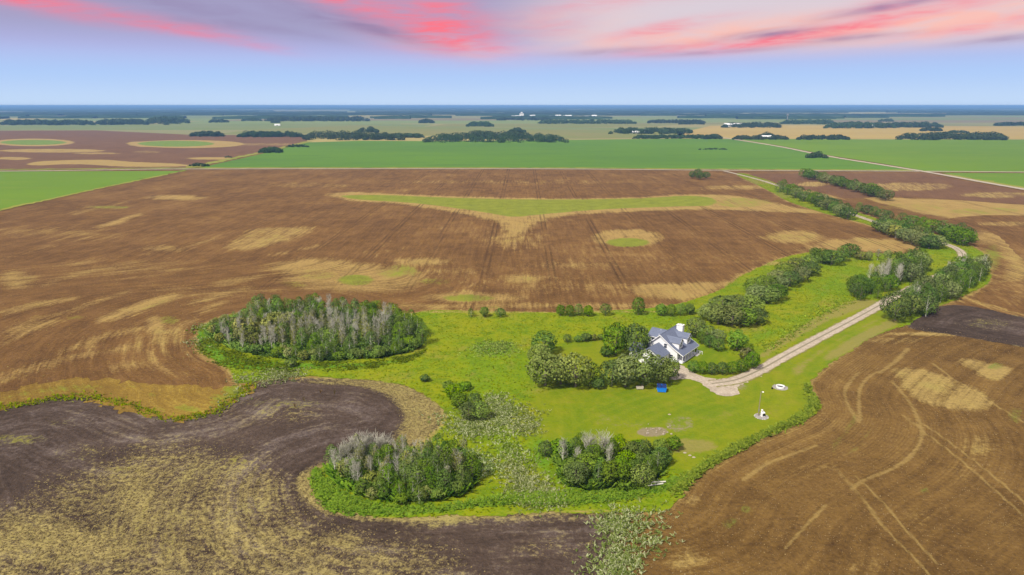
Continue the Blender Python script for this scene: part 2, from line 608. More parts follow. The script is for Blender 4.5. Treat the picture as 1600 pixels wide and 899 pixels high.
def grass_mat(name, lawn=False):
    m, T, out = new_mat(name)
    p = T.pos()
    px, py, _ = T.sep(p)[:3]
    nb = T.noise(p, 0.030, 4, 0.6, 0.3)
    nm = T.noise(p, 0.16, 5, 0.65, 0.2)
    nf = T.noise(p, 1.1, 4, 0.72)
    lush, dry, dirt, straw = T.attr('lush'), T.attr('dry'), T.attr('dirt'), T.attr('straw')
    yel, grn, drk = (0.225, 0.240, 0.003), (0.150, 0.232, 0.003), (0.060, 0.122, 0.003)
    v = T.math('ADD', T.math('MULTIPLY', nb, 0.75), T.math('MULTIPLY', nm, 0.40))
    v = T.math('ADD', v, T.math('MULTIPLY', nf, 0.20))
    c = T.mix(T.step(v, 0.54, 0.84), grn, yel)
    c = T.mix(T.math('MULTIPLY', T.step(T.math('ADD', T.math('MULTIPLY', nm, 0.55), T.math('MULTIPLY', nf, 0.55)), 0.60, 0.40), 0.55), c, drk)
    tus = T.noise(T.vmath('ADD', p, (90.0, 3.0, 0.0)), 0.36, 5, 0.72, 0.6)
    c = T.mix(T.math('MULTIPLY', T.step(tus, 0.53, 0.66), 0.55), c, (0.085, 0.150, 0.004))
    c = T.mix(T.math('MULTIPLY', T.step(tus, 0.42, 0.30), 0.50), c, (0.300, 0.275, 0.020))
    dryn = T.noise(T.vmath('ADD', p, (7.0, 41.0, 0.0)), 0.055, 5, 0.66, 0.5)
    c = T.mix(T.math('MULTIPLY', T.step(T.math('ADD', dryn, T.math('MULTIPLY', nf, 0.25)), 0.68, 0.84), 0.55), c, (0.27, 0.215, 0.045))
    lw = T.attr('lawn')
    mow = T.math('SINE', T.math('MULTIPLY', T.math('ADD', T.attr('row'), T.math('MULTIPLY', nb, 3.0)), 1.9))
    lc = T.mix(T.step(T.math('ADD', T.math('MULTIPLY', nb, 0.7), T.math('MULTIPLY', nm, 0.4)), 0.40, 0.70), (0.120, 0.185, 0.003), (0.200, 0.220, 0.004))
    lc = T.mix(T.math('MULTIPLY', T.step(mow, -0.3, 0.8), 0.13), lc, (0.26, 0.27, 0.016))
    lc = T.mix(T.math('MULTIPLY', T.step(nf, 0.45, 0.75), 0.45), lc, (0.085, 0.135, 0.004))
    lc = T.mix(T.math('MULTIPLY', T.step(T.math('ADD', T.math('MULTIPLY', nm, 0.7), T.math('MULTIPLY', nf, 0.3)), 0.52, 0.72), 0.5), lc, (0.235, 0.205, 0.03))
    c = T.mix(lw, c, lc)
    en = T.math('MULTIPLY', T.math('SUBTRACT', T.math('ADD', T.math('MULTIPLY', nm, 0.5), T.math('MULTIPLY', nf, 0.5)), 0.5), 1.9)
    lm = T.math('MULTIPLY', T.step(T.math('ADD', lush, en), 0.35, 0.75), T.step(lush, 0.02, 0.25))
    lcol = T.mix(T.step(nf, 0.35, 0.68), (0.055, 0.15, 0.007), (0.135, 0.27, 0.012))
    c = T.mix(T.math('MULTIPLY', lm, 0.9), c, lcol)
    dm = T.math('MULTIPLY', T.step(T.math('ADD', dry, en), 0.35, 0.8), T.step(dry, 0.02, 0.25))
    c = T.mix(T.math('MULTIPLY', dm, 0.8), c, T.mix(nf, (0.17, 0.155, 0.035), (0.30, 0.245, 0.07)))
    sm = T.math('MULTIPLY', T.step(T.math('ADD', straw, en), 0.35, 0.8), T.step(straw, 0.02, 0.25))
    c = T.mix(T.math('MULTIPLY', sm, 0.85), c, T.mix(nf, (0.25, 0.18, 0.06), (0.40, 0.29, 0.10)))
    dd = T.math('MULTIPLY', T.step(T.math('ADD', dirt, en), 0.4, 0.8), T.step(dirt, 0.02, 0.25))
    c = T.mix(T.math('MULTIPLY', dd, 0.85), c, T.mix(nf, (0.16, 0.12, 0.07), (0.32, 0.26, 0.19)))
    finish(T, out, c, 0.95, T.math('ADD', T.math('MULTIPLY', nf, 0.6), T.math('MULTIPLY', nm, 0.6)), 0.5, 0.6, 0.1)
    return m


def road_mat():
    m, T, out = new_mat('gravel')
    p = T.pos()
    ac = T.attr('across')
    gr = T.attr('grassy')
    nf = T.noise(p, 1.7, 4, 0.7)
    nm = T.noise(p, 0.25, 4, 0.6)
    c = T.mix(T.step(nf, 0.3, 0.72), (0.34, 0.275, 0.205), (0.52, 0.445, 0.345))
    c = T.mix(T.math('MULTIPLY', T.step(nm, 0.45, 0.7), 0.5), c, (0.28, 0.235, 0.175))
    wheel = T.math('ABSOLUTE', T.math('SUBTRACT', T.math('ABSOLUTE', ac), 0.55))
    mid = T.math('MULTIPLY', T.step(wheel, 0.22, 0.50), gr)
    mid = T.step(T.math('ADD', mid, T.math('MULTIPLY', T.math('SUBTRACT', nf, 0.5), 1.0)), 0.45, 0.85)
    c = T.mix(T.math('MULTIPLY', mid, 0.75), c, T.mix(nm, (0.13, 0.115, 0.08), (0.19, 0.175, 0.085)))
    eg = T.step(T.math('ADD', T.math('ABSOLUTE', ac), T.math('MULTIPLY', T.math('SUBTRACT', nf, 0.5), 0.9)), 0.85, 1.1)
    c = T.mix(T.math('MULTIPLY', eg, 0.8), c, (0.20, 0.19, 0.03))
    finish(T, out, c, 0.95, nf, 0.1, 0.5, 0.1)
    return m


def flat_mat(name, col, rough=0.7, var=0.12, scale=3.0, spec=0.3, metal=0.0):
    m, T, out = new_mat(name)
    tc = T.add('ShaderNodeTexCoord').outputs['Object']
    n = T.noise(tc, scale, 4, 0.65)
    c = T.mix(n, tuple(k * (1 - var) for k in col), tuple(min(1, k * (1 + var)) for k in col))
    finish(T, out, c, rough, n, 0.01, 0.3, spec)
    return m


def shingle_mat():
    m, T, out = new_mat('shingles')
    tc = T.add('ShaderNodeTexCoord').outputs['Object']
    x, y, z = T.sep(tc)[:3]
    br = T.add('ShaderNodeTexBrick')
    T.put(br.inputs['Vector'], T.comb(T.math('ADD', y, T.math('MULTIPLY', x, 0.02)), T.math('MULTIPLY', z, 1.0), 0.0))
    br.inputs['Scale'].default_value = 3.2
    br.inputs['Mortar Size'].default_value = 0.012
    br.inputs['Color1'].default_value = (0.105, 0.125, 0.185, 1)
    br.inputs['Color2'].default_value = (0.155, 0.18, 0.255, 1)
    br.inputs['Mortar'].default_value = (0.055, 0.065, 0.095, 1)
    n = T.noise(tc, 0.9, 4, 0.6)
    c = T.mix(T.math('MULTIPLY', n, 0.6), br.outputs[0], (0.18, 0.205, 0.275))
    finish(T, out, c, 0.85, br.outputs[1], 0.02, 0.4, 0.25)
    return m


def siding_mat():
    m, T, out = new_mat('white_siding')
    tc = T.add('ShaderNodeTexCoord').outputs['Object']
    z = T.sep(tc)[2]
    saw = T.math('FRACT', T.math('MULTIPLY', z, 5.5))
    n = T.noise(tc, 0.8, 4, 0.6)
    c = T.mix(T.math('MULTIPLY', n, 0.35), (0.80, 0.80, 0.82), (0.66, 0.67, 0.70))
    c = T.mix(T.step(saw, 0.1, 0.0), c, (0.52, 0.53, 0.56))
    finish(T, out, c, 0.6, saw, 0.02, 0.5, 0.3)
    return m


def foliage_mat(name, lo, hi, trans=0.25, tip=None):
    m, T, out = new_mat(name)
    tone = T.attr('tone')
    oi = T.add('ShaderNodeObjectInfo').outputs['Random']
    c = T.mix(tone, lo, hi)
    if tip:
        c = T.mix(T.math('MULTIPLY', T.step(tone, 0.62, 0.80), 0.9), c, tip)
    hs = T.add('ShaderNodeHueSaturation')
    T.put(hs.inputs['Hue'], T.math('ADD', 0.485, T.math('MULTIPLY', oi, 0.03)))
    T.put(hs.inputs['Value'], T.math('ADD', 0.74, T.math('MULTIPLY', T.math('FRACT', T.math('MULTIPLY', oi, 7.31)), 0.55)))
    T.put(hs.inputs['Saturation'], T.math('ADD', 0.85, T.math('MULTIPLY', T.math('FRACT', T.math('MULTIPLY', oi, 3.7)), 0.25)))
    T.put(hs.inputs['Color'], c)
    d = T.add('ShaderNodeBsdfDiffuse')
    t = T.add('ShaderNodeBsdfTranslucent')
    T.put(d.inputs[0], hs.outputs[0])
    T.put(t.inputs[0], hs.outputs[0])
    mx = T.add('ShaderNodeMixShader')
    mx.inputs[0].default_value = trans
    T.l.new(d.outputs[0], mx.inputs[1])
    T.l.new(t.outputs[0], mx.inputs[2])
    T.l.new(mx.outputs[0], out.inputs[0])
    return m


M = {}
M['main'] = soil_mat('brown_soil', (0.064, 0.029, 0.008), (0.265, 0.143, 0.043), tram=True, green=(0.17, 0.235, 0.02), speck=0.68)
M['right'] = soil_mat('brown_stubble_soil', (0.060, 0.030, 0.008), (0.272, 0.160, 0.043), straw=(0.42, 0.30, 0.095), rowfreq=8.5, green=(0.12, 0.20, 0.025), speck=0.7, row_stretch=10)
M['black'] = soil_mat('dark_peat', (0.026, 0.017, 0.011), (0.130, 0.090, 0.066), straw=(0.385, 0.31, 0.105), pale=(0.25, 0.21, 0.20), green=(0.17, 0.19, 0.03), speck=0.5, row_stretch=7, clump=True)
M['far_brown'] = soil_mat('red_brown_soil', (0.110, 0.055, 0.026), (0.190, 0.102, 0.045), straw=(0.40, 0.28, 0.09), green=(0.12, 0.23, 0.035), speck=0.2)
M['strip'] = soil_mat('dry_grass', (0.115, 0.062, 0.012), (0.36, 0.235, 0.038), straw=(0.42, 0.32, 0.055), green=(0.16, 0.23, 0.02), speck=0.4)
M['crop'] = crop_mat('green_crop', (0.094, 0.193, 0.014), (0.074, 0.160, 0.018), (0.056, 0.124, 0.022))
M['crop2'] = crop_mat('bright_green_crop', (0.122, 0.212, 0.010), (0.096, 0.178, 0.012), (0.15, 0.21, 0.018))
M['gold'] = crop_mat('golden_crop', (0.36, 0.265, 0.075), (0.32, 0.23, 0.07), (0.40, 0.31, 0.11))
M['tan'] = crop_mat('tan_crop', (0.19, 0.185, 0.055), (0.155, 0.185, 0.05), (0.23, 0.18, 0.08))
M['pasture'] = grass_mat('pasture_grass')
M['verge'] = crop_mat('verge_grass', (0.24, 0.23, 0.035), (0.17, 0.20, 0.02), (0.34, 0.27, 0.07))
M['mosaic'] = mosaic_mat()
M['road'] = road_mat()
M['shingle'] = shingle_mat()
M['siding'] = siding_mat()
M['trim'] = flat_mat('white_trim', (0.80, 0.80, 0.82), 0.5, 0.05)
M['glass'] = flat_mat('dark_glass', (0.03, 0.04, 0.06), 0.12, 0.1, spec=0.6)
M['concrete'] = flat_mat('concrete', (0.45, 0.43, 0.41), 0.9, 0.2)
M['stone'] = flat_mat('grey_stone', (0.30, 0.28, 0.26), 0.9, 0.35, 2.0)
M['dirtstone'] = flat_mat('dusty_stone', (0.36, 0.30, 0.23), 0.95, 0.3, 2.0)
M['paint'] = flat_mat('white_paint', (0.80, 0.80, 0.78), 0.5, 0.06)
M['blackp'] = flat_mat('black_plastic', (0.012, 0.012, 0.014), 0.5, 0.1)
M['blue'] = flat_mat('blue_steel', (0.015, 0.23, 0.85), 0.5, 0.15)
M['dblue'] = flat_mat('dark_blue_lid', (0.015, 0.03, 0.13), 0.5, 0.1)
M['steel'] = flat_mat('weathered_steel', (0.22, 0.22, 0.22), 0.6, 0.2)
M['wood'] = flat_mat('weathered_wood', (0.25, 0.20, 0.15), 0.9, 0.25, 2.0)
M['cream'] = flat_mat('cream_plastic', (0.62, 0.56, 0.46), 0.6, 0.1)
M['bark'] = flat_mat('grey_bark', (0.20, 0.165, 0.13), 0.95, 0.3, 2.0)
M['palebark'] = flat_mat('silver_bark', (0.56, 0.54, 0.46), 0.95, 0.25, 2.0)
M['twig'] = flat_mat('bare_twigs', (0.40, 0.385, 0.31), 0.95, 0.25, 0.8)
M['leaf_aspen'] = foliage_mat('aspen_leaves', (0.055, 0.110, 0.014), (0.209, 0.311, 0.039), 0.25)
M['leaf_willow'] = foliage_mat('willow_leaves', (0.075, 0.129, 0.018), (0.264, 0.359, 0.058), 0.25)
M['leaf_silver'] = foliage_mat('silvery_leaves', (0.090, 0.127, 0.030), (0.316, 0.373, 0.103), 0.25)
M['leaf_dark'] = foliage_mat('dark_leaves', (0.042, 0.089, 0.011), (0.182, 0.283, 0.038), 0.22)
M['leaf_bright'] = foliage_mat('bright_leaves', (0.088, 0.171, 0.011), (0.231, 0.341, 0.024), 0.3)
M['leaf_sparse'] = foliage_mat('olive_leaves', (0.116, 0.136, 0.029), (0.313, 0.325, 0.080), 0.25)
M['leaf_far'] = foliage_mat('far_leaves', (0.026, 0.052, 0.020), (0.062, 0.100, 0.032), 0.2)
M['tuft'] = foliage_mat('grass_blades', (0.105, 0.165, 0.004), (0.225, 0.260, 0.006), 0.35)
M['tuft_lush'] = foliage_mat('lush_grass_blades', (0.110, 0.185, 0.010), (0.215, 0.285, 0.020), 0.35)
M['weed'] = foliage_mat('pale_weed_heads', (0.125, 0.180, 0.022), (0.235, 0.285, 0.070), 0.3, tip=(0.42, 0.45, 0.23))
M['straw_tuft'] = foliage_mat('straw_stalks', (0.25, 0.17, 0.06), (0.42, 0.32, 0.11), 0.3)

# ------------------------------------------------------------------ ground: outlines in the place (read off the photograph, projected to the ground)
YARD = [(328, 503), (312, 514), (309, 532), (316, 552), (336, 565), (360, 579), (367, 594), (375, 600), (420, 592), (473, 588), (530, 592), (582, 594), (625, 602),
        (662, 618), (686, 636), (693, 650), (684, 668), (660, 690), (630, 705), (580, 715), (530, 722), (500, 735), (488, 750), (492, 768), (505, 785), (535, 800),
        (598, 809), (665, 811), (733, 807), (800, 801), (868, 799), (950, 797), (1000, 800), (1035, 797), (1060, 780), (1075, 760), (1090, 743), (1134, 714), (1195, 684), (1250, 661),
        (1277, 637), (1270, 615), (1267, 600), (1281, 582), (1303, 565), (1341, 541), (1385, 519), (1418, 507), (1445, 490), (1480, 474), (1535, 450), (1546, 430),
        (1543, 402), (1520, 386), (1490, 372), (1440, 362), (1390, 348), (1338, 332), (1300, 318), (1262, 306), (1240, 299), (1222, 290), (1200, 282), (1165, 272), (1150, 272), (1165, 281), (1205, 300), (1232, 315), (1280, 331),
        (1351, 350), (1390, 365), (1425, 376), (1440, 388), (1415, 397), (1370, 396), (1330, 393), (1290, 394), (1256, 396), (1222, 404), (1188, 418), (1155, 433), (1121, 456), (1090, 468), (1055, 477), (1010, 483), (940, 486),
        (868, 489), (800, 488), (733, 486), (672, 485), (645, 490), (605, 489), (545, 484), (480, 480), (410, 483), (360, 492)]
BLACK = [(-220, 640), (-80, 636), (0, 634), (34, 630), (85, 620), (142, 619), (203, 630), (254, 649), (281, 652), (331, 642), (365, 620), (389, 602), (440, 590), (530, 590),
         (600, 592), (680, 620), (710, 650), (680, 690), (580, 725), (510, 745), (520, 790), (600, 800), (800, 795), (940, 792), (962, 800), (985, 830), (975, 870), (965, 920), (940, 1010), (-300, 1010)]
STRIP = [(-200, 640), (-80, 625), (0, 622), (40, 610), (90, 598), (140, 592), (210, 597), (290, 602), (345, 610), (372, 604), (395, 600), (375, 622), (340, 645), (285, 657), (250, 654), (200, 637), (140, 627), (85, 628), (30, 637), (-60, 645), (-200, 650)]
RIGHT = [(965, 920), (985, 870), (1000, 830), (1030, 800), (1060, 778), (1087, 744), (1134, 712), (1195, 682), (1246, 660), (1272, 637), (1264, 610), (1264, 597), (1279, 580), (1301, 563), (1341, 540), (1385, 517), (1420, 508), (1440, 512), (1470, 516),
         (1540, 526), (1600, 538), (1700, 560), (1950, 600), (2000, 1010), (940, 1010)]
WEEDS_LOW = [(945, 797), (1000, 798), (1032, 800), (1015, 830), (1040, 840), (1010, 860), (985, 880), (975, 920), (930, 920), (950, 870), (945, 830)]
PEAT_R = [(1418, 510), (1423, 500), (1440, 488), (1465, 480), (1500, 477), (1540, 483), (1600, 497), (1760, 525), (1760, 575), (1600, 543), (1530, 531), (1470, 521), (1432, 516)]
RB_A = [(1535, 451), (1552, 446), (1590, 440), (1700, 445), (1800, 520), (1600, 490), (1560, 478), (1530, 470), (1520, 462)]          # brown patch right of the groves
RB_B = [(1480, 343), (1540, 337), (1620, 338), (1800, 345), (1900, 440), (1700, 420), (1600, 405), (1560, 370), (1520, 355)]
RB_C = [(1165, 273), (1290, 271), (1440, 271), (1460, 275), (1600, 299), (1750, 322), (1750, 330), (1600, 321), (1470, 311), (1390, 307), (1335, 310), (1317, 309), (1280, 300), (1240, 295), (1210, 286)]

RX = lambda d: max(0.8, d / 210.0)
yardW = smooth(GP(YARD), True, 5)
blackW = smooth(GP(BLACK), True, 5)


def wobble(P, amp, seed):
    """uneven natural edge: small displacement along the outline"""
    rng = np.random.default_rng(seed)
    N = len(P)
    k = rng.normal(size=(N, 2))
    c = rng.normal(size=(N, 2))
    for w in range(10):
        c = (c + np.roll(c, 1 + w // 3, 0) + np.roll(c, -1 - w // 3, 0)) / 2.05
    c /= c.std() + 1e-6
    k = (k + np.roll(k, 1, 0)) / 1.5
    return P + k * amp * 0.8 + c * amp * 1.2


# ring points shared by all surfaces: finer near the camera's side of the place, coarser towards the horizon
def ring_points(r0, r1, da, az0, az1):
    out = []
    r = r0
    i = 0
    while r < r1:
        n = int((az1 - az0) / da)
        a = az0 + (np.arange(n) + 0.5 * (i % 2)) * da
        out.append(np.stack([r * np.sin(a), r * np.cos(a)], 1))
        r *= 1 + da * 0.95
        i += 1
    return np.vstack(out)


RINGS = ring_points(88.0, 2600.0, 1 / 215.0, -0.86, 0.86)


def straws(lst, X, soft_k=1.0):
    o = np.zeros(len(X))
    for e in lst:
        P, soft, k = e
        W = smooth(GP(P), True, 3)
        o = np.maximum(o, cover(W, X, soft * soft_k) * k)
    return o


STRAW_MAIN = [
    ([(350, 388), (365, 372), (385, 358), (430, 355), (495, 354), (470, 370), (440, 380), (390, 391)], 4, 0.66),
    (ell(275, 309, 46, 4.5), 8, 0.85), (ell(160, 324, 45, 4), 9, 0.6), ([(150, 352), (215, 333), (222, 337), (160, 357)], 4, 0.7),
    ([(512, 305), (545, 300), (620, 303), (760, 308), (900, 310), (1000, 308), (1060, 304), (1150, 306), (1250, 324), (1300, 334), (1200, 331), (1100, 328), (1000, 331), (900, 336), (850, 346), (838, 354),
      (806, 374), (788, 366), (768, 346), (700, 331), (620, 319), (550, 314)], 5, 0.86),
    (ell(980, 372, 58, 14), 4, 0.8), (ell(660, 409, 46, 7), 6, 0.75), (ell(820, 436, 36, 8), 4, 0.75), (ell(800, 372, 50, 20), 12, 0.6),
    ([(410, 416), (470, 404), (530, 404), (640, 418), (672, 436), (630, 455), (540, 458), (470, 452), (430, 434)], 7, 0.72),
    (ell(740, 466, 80, 11), 5, 0.72), (ell(900, 450, 130, 18), 12, 0.42), (ell(700, 480, 150, 7), 4, 0.6), (ell(830, 478, 260, 6), 3, 0.62),
    ([(985, 446), (1060, 441), (1132, 442), (1118, 458), (1070, 470), (1000, 462)], 4, 0.9),
    (ell(1238, 370, 55, 11), 6, 0.75), ([(1240, 392), (1290, 376), (1350, 371), (1420, 376), (1450, 388), (1400, 396), (1300, 392)], 5, 0.8),
    (ell(25, 437, 32, 15), 6, 0.8), (ell(260, 389, 50, 7), 6, 0.6), ([(0, 485), (60, 470), (130, 462), (110, 472), (40, 488), (0, 495)], 3, 0.65),
    ([(150, 498), (200, 476), (272, 457), (284, 465), (225, 488), (175, 503)], 4, 0.8), ([(0, 534), (40, 508), (95, 491), (96, 503), (40, 526), (0, 545)], 3, 0.75),
    ([(245, 520), (290, 498), (315, 480), (350, 468), (355, 478), (312, 500), (300, 540), (270, 545), (250, 535)], 4, 0.6), ([(60, 560), (140, 530), (210, 510), (200, 525), (100, 570)], 5, 0.45),
    ([(0, 520), (50, 497), (140, 470), (200, 452), (205, 458), (120, 490), (30, 527)], 3, 0.62), ([(90, 545), (160, 520), (235, 505), (240, 512), (150, 540), (80, 560)], 3, 0.6),
    ([(0, 585), (60, 560), (150, 545), (210, 535), (215, 545), (120, 565), (0, 605)], 3, 0.6), ([(150, 590), (160, 570), (240, 560), (300, 575), (345, 596), (300, 598), (220, 580)], 3, 0.42),
    ([(225, 500), (245, 492), (262, 510), (262, 540), (285, 565), (275, 570), (245, 545), (232, 520)], 2, 0.72), ([(205, 505), (215, 500), (222, 530), (250, 570), (240, 575), (212, 540)], 2, 0.6), ([(270, 505), (282, 500), (284, 535), (310, 560), (300, 565), (275, 540)], 1.6, 0.62),
    ([(60, 440), (160, 415), (260, 400), (262, 406), (160, 425), (70, 450)], 4, 0.5), ([(220, 395), (330, 372), (335, 378), (240, 402)], 4, 0.45), ([(330, 440), (420, 425), (425, 432), (345, 450)], 3, 0.55), ([(290, 470), (360, 450), (400, 445), (400, 452), (300, 480)], 3, 0.6),
    ([(110, 330), (200, 312), (205, 316), (120, 337)], 4, .45), ([(0, 400), (90, 380), (95, 386), (0, 410)], 4, .4), ([(420, 395), (520, 378), (520, 384), (430, 402)], 4, .45), ([(560, 395), (640, 384), (640, 389), (570, 400)], 4, .4), (ell(700, 425, 60, 8), 6, .45), (ell(900, 415, 80, 8), 7, .45), (ell(870, 345, 60, 5), 8, .35),
    (ell(100, 365, 120, 14), 16, 0.45), (ell(200, 420, 140, 20), 18, 0.42), (ell(330, 455, 120, 12), 10, 0.5), (ell(480, 290, 90, 5), 14, 0.4), (ell(790, 285, 240, 3.5), 14, 0.42),
    (ell(1150, 293, 60, 4), 8, 0.65), ([(1450, 311), (1330, 309), (1385, 312), (1400, 325), (1480, 340), (1600, 338), (1700, 335), (1700, 318), (1600, 316)], 6, 1.0),
    ([(1345, 310), (1470, 340), (1530, 360), (1560, 390), (1570, 420), (1545, 450), (1520, 470), (1600, 495), (1700, 520), (1700, 480), (1610, 470), (1610, 400), (1560, 345), (1440, 312)], 6, 0.85),
    ([(1213, 291), (1240, 290), (1320, 312), (1270, 304)], 3, 0.9), (ell(1560, 372, 60, 12), 6, 0.7),
]
GREEN_MAIN = [
    ([(533, 306), (600, 305), (700, 309), (850, 312), (1000, 310), (1070, 306), (1114, 310), (1112, 321), (1060, 323), (950, 327), (850, 335), (800, 339), (750, 331), (650, 318), (560, 312)], 3, 1.0),
    (ell(980, 379, 34, 7), 3, 0.95), (ell(556, 438, 30, 9), 3, 0.8), (ell(495, 430, 40, 9), 6, 0.5), (ell(733, 466, 44, 6), 3, 0.75), (ell(170, 324, 35, 2.5), 4, 0.6), (ell(265, 500, 20, 8), 3, .5), (ell(100, 496, 50, 5), 5, .45), (ell(60, 563, 40, 4), 4, .5), (ell(620, 425, 40, 12), 6, .5), (ell(680, 440, 30, 6), 4, .5), (ell(460, 445, 30, 6), 4, .5), (ell(770, 480, 40, 3), 3, .5), (ell(40, 437, 18, 6), 4, .4), (ell(420, 370, 30, 6), 4, .35),
    (ell(1238, 370, 40, 5), 5, 0.4), (ell(1160, 317, 50, 8), 8, 0.5), (ell(1540, 330, 60, 6), 6, 0.5), (ell(1420, 325, 60, 8), 8, 0.45), (ell(1560, 350, 40, 9), 6, 0.45),
    ([(210, 488), (250, 470), (275, 462), (250, 478)], 3, 0.5), (ell(820, 436, 25, 5), 3, 0.4), (ell(1550, 405, 18, 25), 5, 0.6),
]


def rows_for(X, near_yard):
    """distance from the yard where the machines turned round it, straight lines elsewhere"""
    s = -sdf(yardW, X)
    if near_yard == 'main':
        w = np.clip((X[:, 0] + 20) / -50.0, 0, 1) * np.clip((260 - s) / 120, 0, 1) * np.clip((330 - X[:, 1]) / 60, 0, 1)
        row = w * s + (1 - w) * (-(X[:, 0] - X[:, 1] * 0.016))
        return row, X[:, 1] * 1.0 + X[:, 0] * 0.3, s
    return s, X[:, 0] * 0.7 + X[:, 1] * 0.7, s


def surface(name, outline, z, mat, attrs_of, interior=True, amp=0.0, seed=0, hole=None, rx=RX, smooth_n=4, **props):
    P = outline
    P = resample(P, rx)
    if amp:
        P = wobble(P, amp, seed)
    N = len(P)
    pts = [tuple(p) for p in P]
    if interior:
        lo, hi = P.min(0), P.max(0)
        R = RINGS[(RINGS[:, 0] > lo[0]) & (RINGS[:, 0] < hi[0]) & (RINGS[:, 1] > lo[1]) & (RINGS[:, 1] < hi[1])]
        R = R[inside(P, R)]
        if len(R):
            d = distance(P[::2], R)
            R = R[d > 0.45 * np.array([rx(k) for k in np.hypot(R[:, 0], R[:, 1])])]
        pts += [tuple(p) for p in R]
    res = delaunay_2d_cdt([Vector(p) for p in pts], [], [list(range(N))], 1, 1e-4)
    V = np.array([tuple(v) for v in res[0]])
    F = np.array([f for f in res[2] if len(f) == 3])
    a = attrs_of(V)
    Z = z + (a.pop('z') if 'z' in a else 0.0)
    me = mesh_from(name, np.column_stack([V, np.full(len(V), 0.0) + Z]), F, [mat], a, True)
    return obj(name, me, kind='structure', **props)


def lowland(X):
    """slight swell of the land so the surface is not a dead plane"""
    return 0.0


# base ground: one sheet to the horizon
def ground_sheet():
    da = 1 / 215.0
    rs = [0.5, 20, 45, 65, 80]
    r = 88.0
    while r < 1100:
        rs.append(r)
        r *= 1 + da * 0.95
    while r < 60000:
        rs.append(r)
        r *= 1.12
    az = np.concatenate([np.arange(-0.86, 0.86, da), np.linspace(0.87, 2 * math.pi - 0.87, 60)])
    rs = np.array(rs)
    A, R = np.meshgrid(az, rs)
    X = np.stack([(R * np.sin(A)).ravel(), (R * np.cos(A)).ravel()], 1)
    na, nr = len(az), len(rs)
    i, j = np.meshgrid(np.arange(nr - 1), np.arange(na), indexing='ij')
    jn = (j + 1) % na
    F = np.stack([i * na + j, (i + 1) * na + j, (i + 1) * na + jn, i * na + jn], -1).reshape(-1, 4)
    row, along, s = rows_for(X, 'main')
    near = np.exp(-np.maximum(s, 0) / 3.5) * (s > -3) * 0.75
    st = np.maximum(straws(STRAW_MAIN, X, 1.9), near)
    gr = np.maximum(straws(GREEN_MAIN, X), np.exp(-np.maximum(s, 0) / 1.2) * (s > -3) * 0.6)
    me = mesh_from('ground', np.column_stack([X, np.zeros(len(X))]), F[:, ::-1].copy(), [M['main']],
                   {'row': row, 'along': along, 'straw': st, 'green': gr, 'track': np.zeros(len(X))}, True)
    return obj('ground', me, kind='structure')


ground_sheet()


def zeros(X):
    return {'straw': np.zeros(len(X)), 'green': np.zeros(len(X)), 'row': X[:, 0], 'along': X[:, 1], 'track': np.zeros(len(X))}


# dark peat field in the front left
STRAW_BLACK = [
    ([(-200, 800), (0, 785), (60, 752), (130, 735), (190, 700), (280, 690), (380, 705), (430, 745), (500, 790), (600, 838), (700, 870), (800, 930), (800, 1010), (-300, 1010)], 14, 0.52),
    (ell(330, 720, 110, 32), 12, 0.36), (ell(160, 708, 60, 16), 8, 0.36), (ell(640, 650, 52, 45), 4, 0.01), (ell(860, 860, 90, 40), 14, 0.32),
    ([(602, 596), (665, 618), (694, 648), (664, 690), (616, 694), (630, 655), (606, 620), (560, 604), (470, 597)], 3, 0.95),
    ([(466, 745), (500, 725), (520, 730), (500, 760), (510, 790), (560, 806), (560, 812), (500, 800), (470, 775)], 2.0, 0.95), (ell(450, 648, 60, 20), 9, 0.34), (ell(330, 880, 400, 60), 14, 0.56), (ell(90, 850, 180, 60), 12, 0.74), (ell(220, 790, 60, 70), 8, .74), (ell(520, 850, 70, 25), 8, .68), (ell(400, 770, 60, 40), 8, .56),
]
GREEN_BLACK = [(ell(25, 687, 40, 8), 4, 0.62), (ell(100, 662, 25, 7), 5, 0.45), (ell(440, 632, 60, 10), 7, 0.42), (ell(130, 712, 45, 9), 5, 0.4), (ell(230, 830, 80, 50), 10, 0.35), (ell(200, 735, 30, 14), 5, 0.35), (ell(365, 720, 30, 10), 4, .35), (ell(960, 850, 30, 60), 5, .5)]


def black_attrs(X):
    a = zeros(X)
    s = -sdf(yardW, X)
    sb = sdf(blackW, X)
    a['row'] = np.minimum(s, sb * 1.0 + 4) * 1.0
    a['along'] = X[:, 0] + X[:, 1] * 0.3
    edge = np.exp(-np.maximum(s, 0) / 2.6) * 0.85
    a['straw'] = np.maximum(straws(STRAW_BLACK, X), edge)
    a['green'] = straws(GREEN_BLACK, X)
    return a


surface('dark_field', blackW, 0.05, M['black'], black_attrs, amp=0.8, seed=3)


def strip_attrs(X):
    a = zeros(X)
    a['row'], a['along'], _ = rows_for(X, 'main')
    a['green'] = straws([([(0, 620), (60, 605), (140, 598), (200, 604), (150, 612), (60, 618), (0, 630)], 3, .55), (ell(240, 618, 14, 5), 3, 0.7), (ell(345, 625, 25, 12), 3, 0.6), (ell(60, 618, 25, 8), 4, 0.6), (ell(190, 605, 50, 4), 4, .5), (ell(130, 612, 30, 6), 4, .55), (ell(290, 640, 25, 8), 3, .6), (ell(300, 612, 20, 5), 3, .5), (ell(20, 628, 40, 4), 3, .65), (ell(240, 640, 30, 6), 3, .5), (ell(365, 612, 20, 12), 2, .75)], X)
    a['straw'] = np.full(len(X), 0.30)
    return a


surface('dry_grass_strip', smooth(GP(STRIP), True, 4), 0.09, M['strip'], strip_attrs, amp=1.1, seed=4)

